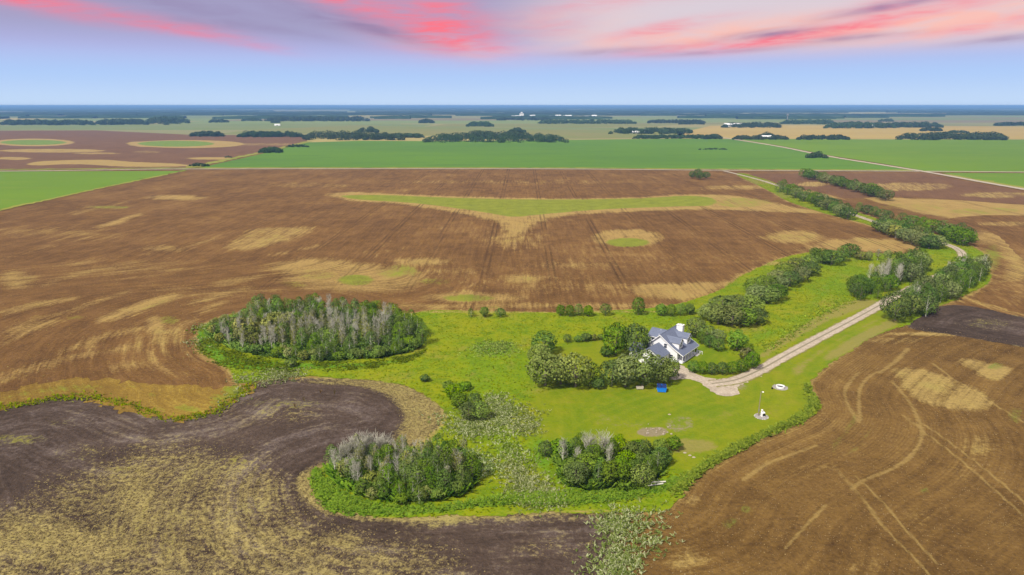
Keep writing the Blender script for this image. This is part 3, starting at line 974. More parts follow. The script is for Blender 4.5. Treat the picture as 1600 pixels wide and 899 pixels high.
Q3 = lambda l: [(1060 + x / 2.957, 595 + y / 2.957) for x, y in l]
Q6 = lambda l: [(1060 + x / 2.957, 400 + y / 2.957) for x, y in l]
TRACKS = [(Q3([(985, 0), (1060, 90), (1100, 160), (1125, 230), (1110, 300), (1050, 370), (960, 420), (860, 460), (800, 500)]), 0.35), (Q3([(680, 575), (640, 620), (590, 670), (490, 780)]), 0.15),
          (Q6([(835, 535), (780, 600), (770, 650), (790, 700), (830, 770)]), 0.4), (Q6([(1030, 470), (960, 520), (880, 560), (838, 620), (835, 700), (840, 760)]), 0.4),
          (Q3([(1040, 160), (1125, 230), (1300, 365), (1597, 625), (1900, 880)]), 0.25), (Q3([(1100, 180), (1260, 290), (1440, 430), (1597, 560), (1900, 800)]), 0.2),
          (Q3([(740, 420), (860, 560), (960, 690), (1100, 830), (1180, 930)]), 0.15), (Q3([(820, 440), (940, 560), (1060, 700), (1200, 850)]), 0.15),
          (Q6([(1180, 500), (1260, 560), (1400, 650), (1597, 770), (1800, 880)]), 0.3), (Q3([(300, 460), (400, 390), (500, 350), (640, 300)]), 0.4), (Q6([(1060, 430), (1000, 490), (930, 540)]), .6)]
STRAW_RIGHT = [(Q6([(980, 525), (1080, 515), (1200, 540), (1330, 590), (1480, 680), (1400, 720), (1250, 710), (1120, 680), (1040, 620)]), 3, 0.74), (Q6([(1290, 480), (1380, 480), (1540, 520), (1490, 575), (1400, 560), (1330, 520)]), 3, 0.78),
               (Q3(ell(1400, 300, 110, 55)), 5, 0.5), (Q3(ell(1540, 660, 120, 40)), 6, 0.55), (Q3(ell(560, 410, 160, 60)), 7, 0.42), (Q3(ell(700, 400, 80, 30)), 4, 0.5), (Q3(ell(60, 550, 60, 30)), 3, 0.5),
               (Q3(ell(760, 860, 200, 60)), 8, 0.4), (Q3(ell(1120, 640, 80, 50)), 5, 0.4), (ell(1500, 522, 120, 4), 2.5, 0.8), (Q3(ell(40, 830, 120, 80)), 4, 0.55), (Q3(ell(400, 560, 200, 60)), 10, .33), (Q6(ell(1000, 390, 160, 20)), 3, .5)]
GREEN_RIGHT = [(Q3([(815, 150), (835, 190), (800, 240), (730, 330), (700, 350), (700, 280), (760, 230)]), 1.6, 0.62), (Q3([(885, 200), (895, 240), (830, 320), (770, 340), (850, 260)]), 1.4, 0.55), (Q3(ell(240, 660, 55, 35)), 1.5, 0.6),
               (Q3(ell(310, 595, 35, 25)), 1.2, 0.6), (Q3(ell(1140, 510, 22, 14)), 1.0, 0.6), (Q6(ell(1460, 510, 50, 18)), 2, 0.6), (Q3(ell(1560, 160, 60, 40)), 3, 0.5), (Q3([(440, 480), (380, 560), (420, 530)]), 1.2, .55)]


def right_attrs(X):
    a = zeros(X)
    s = -sdf(yardW, X)
    a['row'] = s
    a['along'] = X[:, 1] * 0.8 - X[:, 0] * 0.6
    a['straw'] = np.maximum(straws(STRAW_RIGHT, X), np.exp(-np.maximum(s, 0) / 1.6) * 0.7)
    a['green'] = np.maximum(straws(GREEN_RIGHT, X), np.exp(-np.maximum(s, 0) / 0.8) * 0.5)
    t = np.zeros(len(X))
    for P, w in TRACKS:
        t = np.maximum(t, trackcov(smooth(GP(P), False, 5), X, w + 0.25))
    a['track'] = t
    return a


surface('stubble_field', resample(smooth(GP(RIGHT), True, 3), RX), 0.05, M['right'], right_attrs, amp=0.3, seed=5)


def peat_attrs(X):
    a = zeros(X)
    s = sdf(smooth(GP(PEAT_R), True, 3), X)
    a['row'] = s
    a['straw'] = np.maximum(straws([(ell(1540, 508, 60, 14), 5, 0.22)], X), np.exp(-s / 1.2) * 0.3)
    a['green'] = straws([(ell(1545, 506, 40, 8), 5, 0.35)], X)
    return a


surface('dark_slough', smooth(GP(PEAT_R), True, 4), 0.10, M['black'], peat_attrs, amp=0.3, seed=6)


def plain_attrs(X):
    a = zeros(X)
    a['row'] = X[:, 0] - X[:, 1] * 0.4
    a['straw'] = np.clip(straws([(ell(1420, 292, 70, 7), 10, 0.6), (ell(1560, 305, 60, 5), 10, 0.6), (ell(1270, 288, 30, 4), 8, 0.7), (ell(1590, 470, 25, 10), 4, 0.4), (ell(1580, 350, 60, 4), 6, .6)], X), 0, 1)
    return a


for k, (pl, z) in enumerate(((RB_A, 0.05), (RB_B, 0.05), (RB_C, 0.07))):
    surface('tilled_field', smooth(GP(pl), True, 3), z, M['far_brown'] if k == 2 else M['main'], plain_attrs, amp=0.4 if k < 2 else 0.8, seed=7 + k)

# the farmyard: lawn, pasture and verges
LUSH = [([(300, 505), (312, 548), (365, 577), (480, 578), (560, 575), (640, 563), (668, 545), (640, 560), (560, 568), (480, 568), (400, 562), (345, 545), (318, 515)], 2.2, 0.85),
        ([(488, 735), (500, 785), (560, 806), (680, 803), (760, 790), (860, 790), (950, 785), (1050, 765), (1075, 745), (1010, 765), (900, 775), (800, 780), (700, 792), (600, 795), (530, 775), (505, 745)], 1.6, 0.85),
        ([(1060, 770), (1100, 735), (1195, 680), (1250, 658), (1274, 637), (1264, 612), (1260, 640), (1230, 662), (1150, 695), (1090, 730), (1050, 765)], 1.1, 0.85),
        ([(1170, 520), (1230, 505), (1290, 440), (1340, 410), (1330, 420), (1290, 470), (1230, 520), (1180, 540)], 4, 0.55), (ell(770, 545, 45, 14), 4, 0.6), (ell(560, 575, 80, 6), 3, 0.5),
        ([(820, 700), (850, 680), (900, 740), (950, 770), (860, 760)], 2.5, 0.6), ([(1515, 450), (1545, 430), (1540, 405), (1530, 410), (1530, 430), (1490, 465)], 3, 0.7), (ell(1310, 420, 50, 20), 6, 0.4), (ell(700, 520, 60, 25), 6, .3), (ell(1000, 625, 100, 8), 3, .35),
        (ell(1445, 385, 20, 8), 4, .5)]
DRYP = [([(1195, 545), (1260, 505), (1330, 470), (1372, 474), (1300, 500), (1220, 545), (1190, 560)], 2.5, 0.95), ([(1285, 560), (1330, 528), (1390, 500), (1405, 505), (1380, 520), (1310, 560)], 2.5, 1.0), ([(1235, 575), (1290, 540), (1340, 512), (1380, 494), (1384, 500), (1330, 525), (1280, 560), (1250, 590)], 2, .6), (ell(1215, 640, 30, 14), 4, .4), (ell(1120, 650, 50, 14), 5, .4), (ell(960, 640, 60, 8), 4, .35), (ell(920, 715, 40, 12), 4, 0.25),
        (ell(1075, 698, 48, 13), 2.2, 0.8), (ell(560, 520, 0.1, 0.1), 1, 0), (ell(700, 590, 60, 20), 6, 0.25), (ell(870, 680, 40, 14), 4, 0.35), (ell(980, 575, 60, 15), 5, .4), (ell(1170, 285, 40, 4), 4, .8), (ell(1240, 305, 50, 5), 4, .6), (ell(1480, 480, 50, 6), 3, .6), (ell(1310, 340, 60, 4), 4, .4)]
DIRTP = [(ell(1062, 663, 26, 14), 1.5, 0.62), (ell(1020, 676, 24, 8), 1.2, 1.0), (ell(955, 655, 30, 8), 2.2, 0.45), (ell(990, 664, 60, 7), 2, 0.45), (ell(1160, 605, 12, 6), 1, 0.6)]
STRAWY = [([(600, 596), (662, 618), (690, 640), (700, 655), (670, 695), (640, 700), (600, 706), (640, 690), (672, 660), (672, 640), (650, 622), (590, 604)], 1.8, 0.8), ([(485, 730), (490, 770), (520, 797), (600, 808), (740, 808), (850, 800), (960, 796), (960, 800), (850, 806), (740, 814), (600, 816), (510, 802), (478, 770)], 0.9, 0.7),
          ([(1460, 482), (1520, 458), (1548, 432), (1552, 450), (1520, 470), (1470, 490)], 2, .5), (ell(800, 488, 280, 2.5), 1.5, 0.6), (ell(1200, 412, 50, 4), 2, .6)]
LAWN = [([(832, 660), (838, 618), (900, 606), (1000, 604), (1060, 596), (1060, 560), (1100, 540), (1180, 560), (1300, 490), (1370, 470), (1420, 500), (1300, 565), (1270, 600), (1274, 637), (1190, 684), (1080, 740), (1040, 720), (1000, 690), (900, 690), (850, 690)], 2.5, 1.0),
        ([(870, 545), (960, 530), (1000, 545), (980, 575), (900, 590)], 2, 1.0)]


def yard_attrs(X):
    a = {}
    a['lush'] = straws(LUSH, X)
    a['dry'] = straws(DRYP, X)
    a['dirt'] = straws(DIRTP, X)
    a['straw'] = straws(STRAWY, X)
    a['lawn'] = straws(LAWN, X)
    a['row'] = sdf(yardW, X)
    return a


surface('pasture', yardW, 0.16, M['pasture'], yard_attrs, amp=0.35, seed=8)


# ---- distant fields
def far_attrs(X):
    return {'straw': np.zeros(len(X)), 'green': np.zeros(len(X)), 'row': X[:, 0], 'along': X[:, 1], 'track': np.zeros(len(X))}


RXF = lambda d: max(2.0, d / 110.0)


def far_surface(name, px, z, mat, attrs=far_attrs, **kw):
    return surface(name, GP(px), z, mat, attrs, rx=RXF, **kw)


def far_brown_attrs(X):
    a = far_attrs(X)
    a['straw'] = straws([(ell(52, 223, 64, 6), 8, 1.0), (ell(292, 225.5, 90, 6.2), 8, 1.0), ([(205, 222), (320, 221), (382, 226), (330, 229), (220, 230)], 8, 1.0), (ell(80, 236, 85, 3), 10, 0.8), (ell(150, 240, 40, 1.6), 8, 0.7), (ell(20, 248, 30, 2.5), 8, 0.8),
                         ([(42, 257), (70, 252), (160, 250), (200, 253), (270, 256), (300, 260), (200, 261), (120, 257), (60, 259)], 5, 1.0), (ell(330, 248, 40, 2), 6, 0.9), (ell(230, 238, 25, 2), 8, .5), (ell(420, 226, 60, 2), 8, .5)], X)
    a['green'] = straws([(ell(52, 223, 52, 4), 6, 1.0), (ell(275, 225, 60, 4.6), 5, 1.0)], X)
    return a


far_surface('far_farmland', [(-900, 232), (300, 226), (900, 226), (1700, 226), (2600, 226), (2600, 167.2), (1700, 166.2), (800, 165.9), (100, 166.2), (-900, 167.2)], 0.10, M['mosaic'], interior=False)
far_surface('distant_brown_field', [(-700, 268), (0, 265.5), (300, 263.5), (345, 254), (420, 237), (480, 221), (476, 212), (300, 211), (150, 204), (-700, 207)], 0.25, M['far_brown'], far_brown_attrs)
far_surface('green_field', [(-500, 460), (0, 326), (60, 313), (150, 293), (230, 277), (285, 267.5), (0, 268.5), (-700, 271)], 0.20, M['crop2'])
far_surface('green_field', [(310, 263), (400, 243), (480, 223), (560, 220.5), (700, 221), (900, 219), (1060, 217), (1143, 218), (1215, 229), (1293, 245), (1370, 257), (1425, 266.5), (1200, 265.5), (800, 263)], 0.25, M['crop'])
far_surface('green_field', [(1153, 217.5), (1400, 218.5), (1800, 219), (2400, 222), (2400, 272), (1700, 270), (1452, 269), (1390, 258), (1300, 244), (1220, 228.5)], 0.25, M['crop2'])
far_surface('green_field', [(1470, 270.5), (1600, 271), (1900, 272), (1900, 330), (1600, 294.5), (1540, 283)], 0.22, M['crop2'])
far_surface('golden_field', [(1040, 216.5), (1075, 205), (1110, 197), (1230, 196), (1700, 198.5), (2500, 201), (2500, 220), (1700, 218), (1150, 217)], 0.22, M['gold'], interior=False)
far_surface('tan_field', [(330, 210.5), (470, 209), (700, 213), (900, 217), (1060, 215.5), (1072, 206), (900, 203), (700, 200), (560, 196), (400, 203)], 0.22, M['tan'], interior=False)
far_surface('tan_field', [(660, 199), (760, 199), (900, 199.5), (1020, 198), (1060, 195), (900, 193.5), (700, 194)], 0.20, M['tan'], interior=False)


# ---- roads
def ribbon(name, px, width, z, grassy, rx=RX, closed=False, wfun=None, **props):
    C = resample(smooth(GP(px), False, 6), lambda d: rx(d) * 1.5, False)
    t = np.gradient(C, axis=0)
    t /= np.linalg.norm(t, axis=1)[:, None]
    nrm = np.stack([-t[:, 1], t[:, 0]], 1)
    acr = np.array([-1.15, -0.8, -0.55, -0.25, 0, 0.25, 0.55, 0.8, 1.15])
    rng = np.random.default_rng(5)
    V, A = [], []
    for i in range(len(C)):
        w = width * 0.5 * (wfun(i / len(C)) if wfun else 1.0)
        for a in acr:
            j = rng.normal() * 0.12 * w if abs(a) > 1 else 0
            V.append((*(C[i] + nrm[i] * (a * w + j)), z + 0.05 * (1 - a * a)))
            A.append(a)
    k = len(acr)
    F = [[i * k + j, (i + 1) * k + j, (i + 1) * k + j + 1, i * k + j + 1] for i in range(len(C) - 1) for j in range(k - 1)]
    me = mesh_from(name, V, np.array(F)[:, ::-1].copy(), [M['road']], {'across': A, 'grassy': np.full(len(V), grassy)}, True)
    if me.polygons[0].normal.z < 0:
        me.flip_normals()
    return obj(name, me, kind='structure', **props)


DRIVE = [(1112, 601), (1150, 595), (1190, 578), (1233, 554), (1276, 531), (1331, 502), (1371, 480), (1400, 463), (1440, 444), (1478, 426), (1499, 410), (1504, 399), (1494, 389), (1470, 379.5), (1430, 368), (1393, 357), (1365, 347), (1337, 337), (1300, 323), (1262, 308), (1225, 294), (1195, 284), (1162, 275), (1131, 267.5)]
ribbon('driveway', DRIVE, 4.3, 0.24, 0.9)
APRON = [(1062, 572), (1075, 577), (1094, 587), (1121, 593), (1150, 588), (1165, 584), (1178, 583), (1190, 590), (1170, 597), (1158, 602), (1150, 608), (1157, 617), (1142, 620), (1128, 618), (1111, 610), (1094, 599), (1075, 594), (1050, 594), (1045, 584)]


def apron_attrs(X):
    return {'across': np.full(len(X), 0.5), 'grassy': np.zeros(len(X))}


surface('gravel_apron', smooth(GP(APRON), True, 4), 0.20, M['road'], apron_attrs, amp=0.25, seed=9, interior=False)
ribbon('gravel_road', [(-600, 271), (0, 268), (150, 266.2), (300, 264.6), (800, 264.2), (1130, 266.6), (1440, 268.2), (1800, 271)], 7.0, 0.32, 0.3, rx=RXF)
ribbon('gravel_road', [(1900, 345), (1600, 296.5), (1460, 271.5), (1380, 258.5), (1293, 244.5), (1215, 229), (1143, 217.6), (1120, 213.5)], 8.0, 0.42, 0.55, rx=RXF)


def verge(px, w, z, mat='verge'):
    C = resample(smooth(GP(px), False, 4), RXF, False)
    t = np.gradient(C, axis=0)
    t /= np.linalg.norm(t, axis=1)[:, None]
    nrm = np.stack([-t[:, 1], t[:, 0]], 1)
    rng = np.random.default_rng(len(px))
    wl = 1 + 0.35 * rng.normal(size=(len(C), 1))
    a, b = C + nrm * w * 0.5 * wl, C - nrm * w * 0.5 * wl
    V = np.vstack([a, b])
    n = len(C)
    F = np.array([[i, i + 1, n + i + 1, n + i] for i in range(n - 1)])
    me = mesh_from('verge', np.column_stack([V, np.full(len(V), z)]), F, [M[mat]], {'straw': np.zeros(len(V)), 'green': np.zeros(len(V))}, True)
    if me.polygons[0].normal.z < 0:
        me.flip_normals()
    return obj('verge', me, kind='structure')


verge([(-500, 468), (0, 327), (60, 314), (150, 294), (230, 278), (290, 266)], 7, 0.26, 'crop2')
verge([(-500, 474), (0, 329.5), (60, 316), (150, 296), (230, 279.5), (290, 267)], 5, 0.28)
verge([(296, 262.5), (345, 252), (420, 236), (482, 221.5)], 14, 0.34)
verge([(-600, 268.3), (0, 265.6), (150, 264.2), (300, 263), (800, 262.6), (1130, 264.9), (1440, 266.7)], 12, 0.29)
verge([(1480, 273), (1600, 294), (1900, 340)], 10, 0.30)


# ------------------------------------------------------------------ trees
def leaf_quads(C, Nn, size, rng, asp=0.75):
    """one quad per point, facing roughly along Nn"""
    n = len(C)
    a = np.cross(Nn, rng.normal(size=(n, 3)))
    a /= np.linalg.norm(a, axis=1)[:, None] + 1e-9
    b = np.cross(Nn, a)
    s = (size * (0.65 + 0.7 * rng.random(n)))[:, None] * 0.5
    a, b = a * s, b * s * asp
    V = np.stack([C - a * 1.1, C - b, C + a * 1.1, C + b], 1).reshape(-1, 3)
    return V, np.arange(4 * n).reshape(n, 4)


def lobe_cloud(lobes, n, size, seed, jit=0.75, up=0.25, drop=0.80):
    rng = np.random.default_rng(seed)
    L = np.array(lobes, float)            # cx cy cz rx ry rz
    area = (L[:, 3] * L[:, 5] + L[:, 4] * L[:, 5] + L[:, 3] * L[:, 4])
    cnt = np.maximum(8, (n * area / area.sum())).astype(int)
    Cs, Ns, Ts = [], [], []
    lt = rng.random(len(L))
    for i, l in enumerate(L):
        k = cnt[i]
        d = rng.normal(size=(k, 3))
        d[:, 2] += up
        d /= np.linalg.norm(d, axis=1)[:, None]
        # lumps within the lobe
        b = rng.normal(size=(7, 3))
        b /= np.linalg.norm(b, axis=1)[:, None]
        lump = np.max(d @ b.T, 1) ** 4
        rr = 0.78 + 0.22 * rng.random(k) ** 0.5 + 0.16 * (lump - 0.4)
        p = l[:3] + d * l[3:] * rr[:, None]
        nn = d / l[3:]
        nn /= np.linalg.norm(nn, axis=1)[:, None]
        Cs.append(p)
        Ns.append(nn)
        Ts.append(0.40 * rng.random(k) + 0.32 * lt[i] + 0.28 * np.clip(lump, 0, 1))
    C, Nn, T = np.vstack(Cs), np.vstack(Ns), np.concatenate(Ts)
    keep = np.ones(len(C), bool)
    for i, l in enumerate(L):
        q = (((C - l[:3]) / l[3:]) ** 2).sum(1)
        keep &= q > drop ** 2 * 0.75
    C, Nn, T = C[keep], Nn[keep], T[keep]
    So = Nn + rng.normal(size=Nn.shape) * 0.30 + np.array([0, 0, 0.25])
    So /= np.linalg.norm(So, axis=1)[:, None]
    Nn = Nn + rng.normal(size=Nn.shape) * jit * 0.6 + np.array([0, 0, 0.25])
    Nn /= np.linalg.norm(Nn, axis=1)[:, None]
    V, F = leaf_quads(C, Nn, size, rng)
    flip = (Nn * So).sum(1) < 0
    So[flip] = So[flip] + 2 * Nn[flip] * np.abs((Nn * So).sum(1))[flip][:, None]
    return V, F, np.repeat(T, 4), np.repeat(So, 4, 0)


def crown_mesh(name, lobes, n, size, seed, mat, **kw):
    V, F, t, No = lobe_cloud(lobes, n, size, seed, **kw)
    return mesh_from(name, V, F, [mat], {'tone': t}, normals=No)


def trunk_mesh(name, h, r, targets, mat, seed, lean=0.25, split=0.35):
    rng = random.Random(seed)
    b = MB()
    top = Vector((rng.uniform(-lean, lean), rng.uniform(-lean, lean), h))
    mid = Vector((top.x * 0.3 + rng.uniform(-.08, .08), top.y * 0.3, h * 0.5))
    b.tube([(0, 0, -0.1), (0, 0, h * 0.12), mid, top], [r * 1.35, r, r * 0.75, r * 0.25], 6)
    for t in targets:
        t = Vector(t)
        s = rng.uniform(split * 0.6, min(0.85, split * 1.6))
        o = Vector((0, 0, 0)).lerp(top, s)
        o = Vector((mid.x * min(1, s * 2), mid.y * min(1, s * 2), h * s))
        m = o.lerp(t, 0.5) + Vector((0, 0, 0.12 * (t - o).length))
        b.tube([o, m, t], [r * 0.45, r * 0.3, r * 0.1], 4, False)
    me = bpy.data.meshes.new(name)
    me.from_pydata(b.v, [], b.f)
    me.materials.append(mat)
    me.update()
    return me


def lobes_tall(seed, h=9.0, r=1.7, base=0.10, n=12):
    rng = random.Random(seed)
    L = [(0, 0, h * (0.5 + base / 2), r * 0.75, r * 0.75, h * (1 - base) * 0.5)]
    for i in range(n):
        f = (i + 0.5) / n
        z = h * (base + 0.06 + (0.80 - base) * f)
        w = r * (1.05 - 0.75 * abs(f - 0.38) ** 1.2)
        a = i * 2.4 + rng.uniform(-.5, .5)
        d = w * rng.uniform(0.42, 0.72)
        s = w * rng.uniform(0.5, 0.8)
        L.append((d * math.cos(a), d * math.sin(a), z, s, s, s * rng.uniform(0.9, 1.3)))
    return L


def lobes_round(seed, h=6.5, r=3.2, base=0.10, n=16):
    rng = random.Random(seed)
    L = [(0, 0, h * 0.52, r * 0.72, r * 0.72, h * 0.40)]
    for i in range(n):
        f = (i + 0.5) / n
        el = math.asin(max(-1, min(1, -0.80 + 1.75 * f)))
        a = i * 2.4 + rng.uniform(-.5, .5)
        s = r * rng.uniform(0.30, 0.46)
        d = (r - s) * math.cos(el) * rng.uniform(0.85, 1.08)
        z = h * (0.46 + base * 0.4) + (h * 0.46 - s) * math.sin(el) * rng.uniform(0.85, 1.15)
        L.append((d * math.cos(a), d * math.sin(a), max(z, s * 0.8), s, s, s * rng.uniform(0.8, 1.05)))
    return L


def bare_branches(name, h, seed, mat, n=46, spread=1.5, base=0.25, thick=0.034):
    rng = random.Random(seed)
    b = MB()
    for i in range(n):
        z0 = h * rng.uniform(base, 0.93)
        a = rng.uniform(0, 6.283)
        ln = spread * rng.uniform(0.5, 1.1) * (1.15 - 0.6 * z0 / h)
        up = ln * rng.uniform(0.7, 1.6)
        o = Vector((0, 0, z0))
        m = o + Vector((math.cos(a) * ln * 0.55, math.sin(a) * ln * 0.55, up * 0.4))
        e = o + Vector((math.cos(a + rng.uniform(-.3, .3)) * ln, math.sin(a + rng.uniform(-.3, .3)) * ln, up))
        b.tube([o, m, e], [thick * 1.2, thick, thick * 0.5], 3, False)
        for q in range(3):
            s = m.lerp(e, rng.uniform(0, 0.8))
            t = s + Vector((rng.uniform(-.5, .5), rng.uniform(-.5, .5), rng.uniform(.25, .9)))
            b.tube([s, t], [thick * 0.7, thick * 0.4], 3, False)
    me = bpy.data.meshes.new(name)
    me.from_pydata(b.v, [], b.f)
    me.materials.append(mat)
    me.update()
    return me


# kind -> list of variants; every variant is a list of (part name, mesh); each kind has its own natural height
PROTO = {}
HEIGHT = {}


def proto(kind, h, variants):
    PROTO[kind] = variants
    HEIGHT[kind] = h


def tall_kind(kind, leaf, bark, seeds, n=1150, size=0.40, h=9.0, r=1.75):
    out = []
    for s in seeds:
        L = lobes_tall(s, h, r)
        out.append([('trunk', trunk_mesh('trunk', h * 0.93, 0.14, [l[:3] for l in L[2:]], M[bark], s)), ('crown', crown_mesh('crown', L, n, size, s, M[leaf]))])
    proto(kind, h, out)


def round_kind(kind, leaf, bark, seeds, n=1900, size=0.42, h=6.5, r=3.2, base=0.10, nl=16):
    out = []
    for s in seeds:
        L = lobes_round(s, h, r, base, nl)
        out.append([('trunk', trunk_mesh('trunk', h * 0.72, 0.17, [l[:3] for l in L[2::2]], M[bark], s, split=0.25)), ('crown', crown_mesh('crown', L, n, size, s, M[leaf], up=0.1))])
    proto(kind, h, out)


round_kind('grand', 'leaf_dark', 'bark', (58,), 6500, 0.52, 12.0, 6.2, 0.06, 34)
tall_kind('aspen', 'leaf_aspen', 'palebark', (11, 12, 13, 14), 1700, 0.38, 9.0, 2.55)
tall_kind('poplar', 'leaf_dark', 'bark', (21, 22, 23), 1900, 0.42, 10.0, 2.7)
round_kind('willow', 'leaf_willow', 'bark', (31, 32, 33, 34), 2300, 0.40, nl=20)
round_kind('silver', 'leaf_silver', 'bark', (41, 42, 43), 2500, 0.40, nl=20)
round_kind('dark', 'leaf_dark', 'bark', (51, 52, 53), 2500, 0.40, nl=20)
round_kind('maple', 'leaf_bright', 'bark', (61, 62, 63), 1500, 0.40, 5.0, 2.3, 0.1, 13)
round_kind('shrub', 'leaf_aspen', 'bark', (71, 72, 73), 700, 0.34, 2.6, 1.6, 0.06, 10)
round_kind('olive', 'leaf_sparse', 'bark', (76, 77), 620, 0.34, 3.0, 1.7, 0.06, 10)
sp = []
for s in (81, 82, 83):
    L = lobes_tall(s, 8.5, 1.7, 0.25, 9)
    sp.append([('trunk', trunk_mesh('trunk', 8.2, 0.12, [l[:3] for l in L[2:6]], M['palebark'], s)), ('branches', bare_branches('branches', 8.3, s, M['twig'], 40, 1.6, 0.25, 0.042)),
               ('crown', crown_mesh('crown', L, 520, 0.36, s, M['leaf_sparse']))])
proto('sparse', 8.5, sp)
bt = []
for s in (91, 92, 93, 94):
    bt.append([('trunk', trunk_mesh('trunk', 8.8, 0.125, [], M['palebark'], s, 0.5)), ('branches', bare_branches('branches', 8.8, s, M['twig'], 64, 1.7, 0.2, 0.034))])
proto('bare', 8.8, bt)
bs = []
for s in (96, 97):
    b = MB()
    rng = random.Random(s)
    for i in range(9):
        a = rng.uniform(0, 6.28)
        d = rng.uniform(0.6, 1.9)
        b.tube([(0.1 * math.cos(a), 0.1 * math.sin(a), -0.1), (d * .5 * math.cos(a), d * .5 * math.sin(a), 2.0), (d * math.cos(a), d * math.sin(a), rng.uniform(3.4, 4.8))], [0.06, 0.045, 0.02], 4, False)
    me = bpy.data.meshes.new('stems')
    me.from_pydata(b.v, [], b.f)
    me.materials.append(M['twig'])
    bs.append([('trunk', me), ('branches', bare_branches('branches', 4.8, s, M['twig'], 85, 2.2, 0.2, 0.03))])
proto('bareshrub', 5.0, bs)

KINDNAME = {'aspen': 'aspen_tree', 'poplar': 'poplar_tree', 'willow': 'willow_tree', 'silver': 'willow_tree', 'dark': 'leafy_tree', 'grand': 'leafy_tree', 'maple': 'leafy_bush', 'shrub': 'shrub', 'olive': 'shrub',
            'sparse': 'aspen_tree', 'bare': 'bare_tree', 'bareshrub': 'bare_shrub'}
CAT = {'shrub': 'shrub', 'olive': 'shrub', 'bareshrub': 'shrub', 'maple': 'bush'}
DESC = {'aspen': 'slim leafy green tree', 'poplar': 'tall dark leafy tree', 'willow': 'rounded mid green tree', 'silver': 'rounded silvery green tree', 'dark': 'broad dark green tree', 'maple': 'bright green leafy bush',
        'shrub': 'low green shrub', 'olive': 'low olive shrub', 'sparse': 'half bare olive tree', 'bare': 'bare grey leafless tree', 'bareshrub': 'leafless purplish grey shrub'}
trng = random.Random(2024)


def plant(kind, x, y, h, label, group=None, wide=1.0, var=None):
    vs = PROTO[kind]
    parts = vs[var % len(vs)] if var is not None else trng.choice(vs)
    k = h / HEIGHT[kind]
    kx = k * wide * trng.uniform(0.9, 1.12)
    e = empty(KINDNAME[kind], (x, y, 0.1), trng.uniform(0, 6.28), label, CAT.get(kind, 'tree'), group)
    e.scale = (kx, kx * trng.uniform(0.92, 1.08), k)
    for nm, me in parts:
        o = bpy.data.objects.new(nm, me)
        o.parent = e
        COL.objects.link(o)
    return e


def scatter(P, spacing, seed):
    rng = np.random.default_rng(seed)
    lo, hi = P.min(0), P.max(0)
    pts = []
    y = lo[1]
    r = 0
    while y < hi[1] + spacing:
        x = lo[0] + (spacing / 2 if r % 2 else 0)
        while x < hi[0]:
            pts.append((x + rng.uniform(-.33, .33) * spacing, y + rng.uniform(-.33, .33) * spacing))
            x += spacing
        y += spacing * 0.87
        r += 1
    X = np.array(pts)
    return X[inside(P, X)]


def zone(rx, ry):
    side = 'left' if rx < 0.34 else ('centre' if rx < 0.67 else 'right')
    if ry < 0.22:
        return 'at the front %s of' % side
    if ry > 0.78:
        return 'at the back %s of' % side
    if rx < 0.16:
        return 'at the left end of'
    if rx > 0.84:
        return 'at the right end of'
    return '%s the middle %s of' % ('before' if ry < 0.5 else 'behind', side)


def grove(px, spacing, seed, pick, where):
    P = smooth(GP(px), True, 4)
    X = scatter(P, spacing, seed)
    lo, hi = P.min(0), P.max(0)
    for x, y in X:
        rx, ry = (x - lo[0]) / (hi[0] - lo[0]), (y - lo[1]) / (hi[1] - lo[1])
        kind, h = pick(rx, ry)
        lab = '%s %s %s' % (DESC[kind], zone(rx, ry), where)
        plant(kind, x, y, h, lab, lab)


def choose(*w):
    t = trng.random() * sum(a for a, _ in w)
    for a, k in w:
        t -= a
        if t <= 0:
            return k
    return w[-1][1]


# big round grove left of the house
def pick_a(rx, ry):
    if rx > 0.84:
        return (choose((3, 'poplar'), (2, 'aspen')), trng.uniform(6.5, 8.0)) if ry > 0.3 else (choose((2, 'shrub'), (3, 'aspen'), (1, 'willow')), trng.uniform(3.2, 5.0))
    if ry < 0.17:
        k = choose((3, 'shrub'), (2.5, 'olive'), (2, 'aspen'), (1.5, 'sparse'))
        return k, trng.uniform(2.6, 3.8) if k in ('shrub', 'olive') else trng.uniform(4.5, 6.5)
    if rx < 0.14:
        k = choose((2, 'olive'), (2, 'sparse'), (2, 'shrub'), (1, 'aspen'))
        return k, trng.uniform(2.5, 4.0)
    if ry > 0.72:
        return choose((5, 'aspen'), (3, 'poplar'), (1.2, 'bare'), (1.2, 'sparse')), trng.uniform(6.5, 8.3)
    if rx < 0.38:
        return choose((4, 'sparse'), (2.2, 'bare'), (1, 'aspen'), (1.8, 'olive')), trng.uniform(4.6, 6.8)
    return choose((4.2, 'bare'), (4.6, 'sparse'), (1.8, 'aspen')), trng.uniform(6.2, 8.2)


grove([(322, 518), (345, 502), (400, 491), (470, 488), (560, 493), (620, 499), (648, 515), (660, 533), (652, 549), (600, 560), (560, 563), (480, 566), (400, 556), (345, 538)], 3.9, 1, pick_a, 'the large round grove')


# front grove beside the dark field
def pick_b(rx, ry):
    if ry < 0.24:
        k = choose((4, 'shrub'), (2, 'aspen'), (1.5, 'olive'))
        return k, trng.uniform(2.2, 3.4) if k != 'aspen' else trng.uniform(3.8, 5)
    if rx < 0.42:
        k = choose((4, 'sparse'), (2.4, 'bare'), (2, 'olive'), (1.3, 'aspen'), (1.5, 'bareshrub'))
        return k, trng.uniform(4.6, 6.2) if k not in ('olive', 'bareshrub') else trng.uniform(2.8, 4.6)
    if rx < 0.66:
        return choose((3, 'sparse'), (4, 'aspen'), (1.2, 'bare')), trng.uniform(4.8, 6.8)
    return choose((4, 'aspen'), (3.5, 'poplar'), (1.2, 'sparse')), trng.uniform(4.8, 6.6)


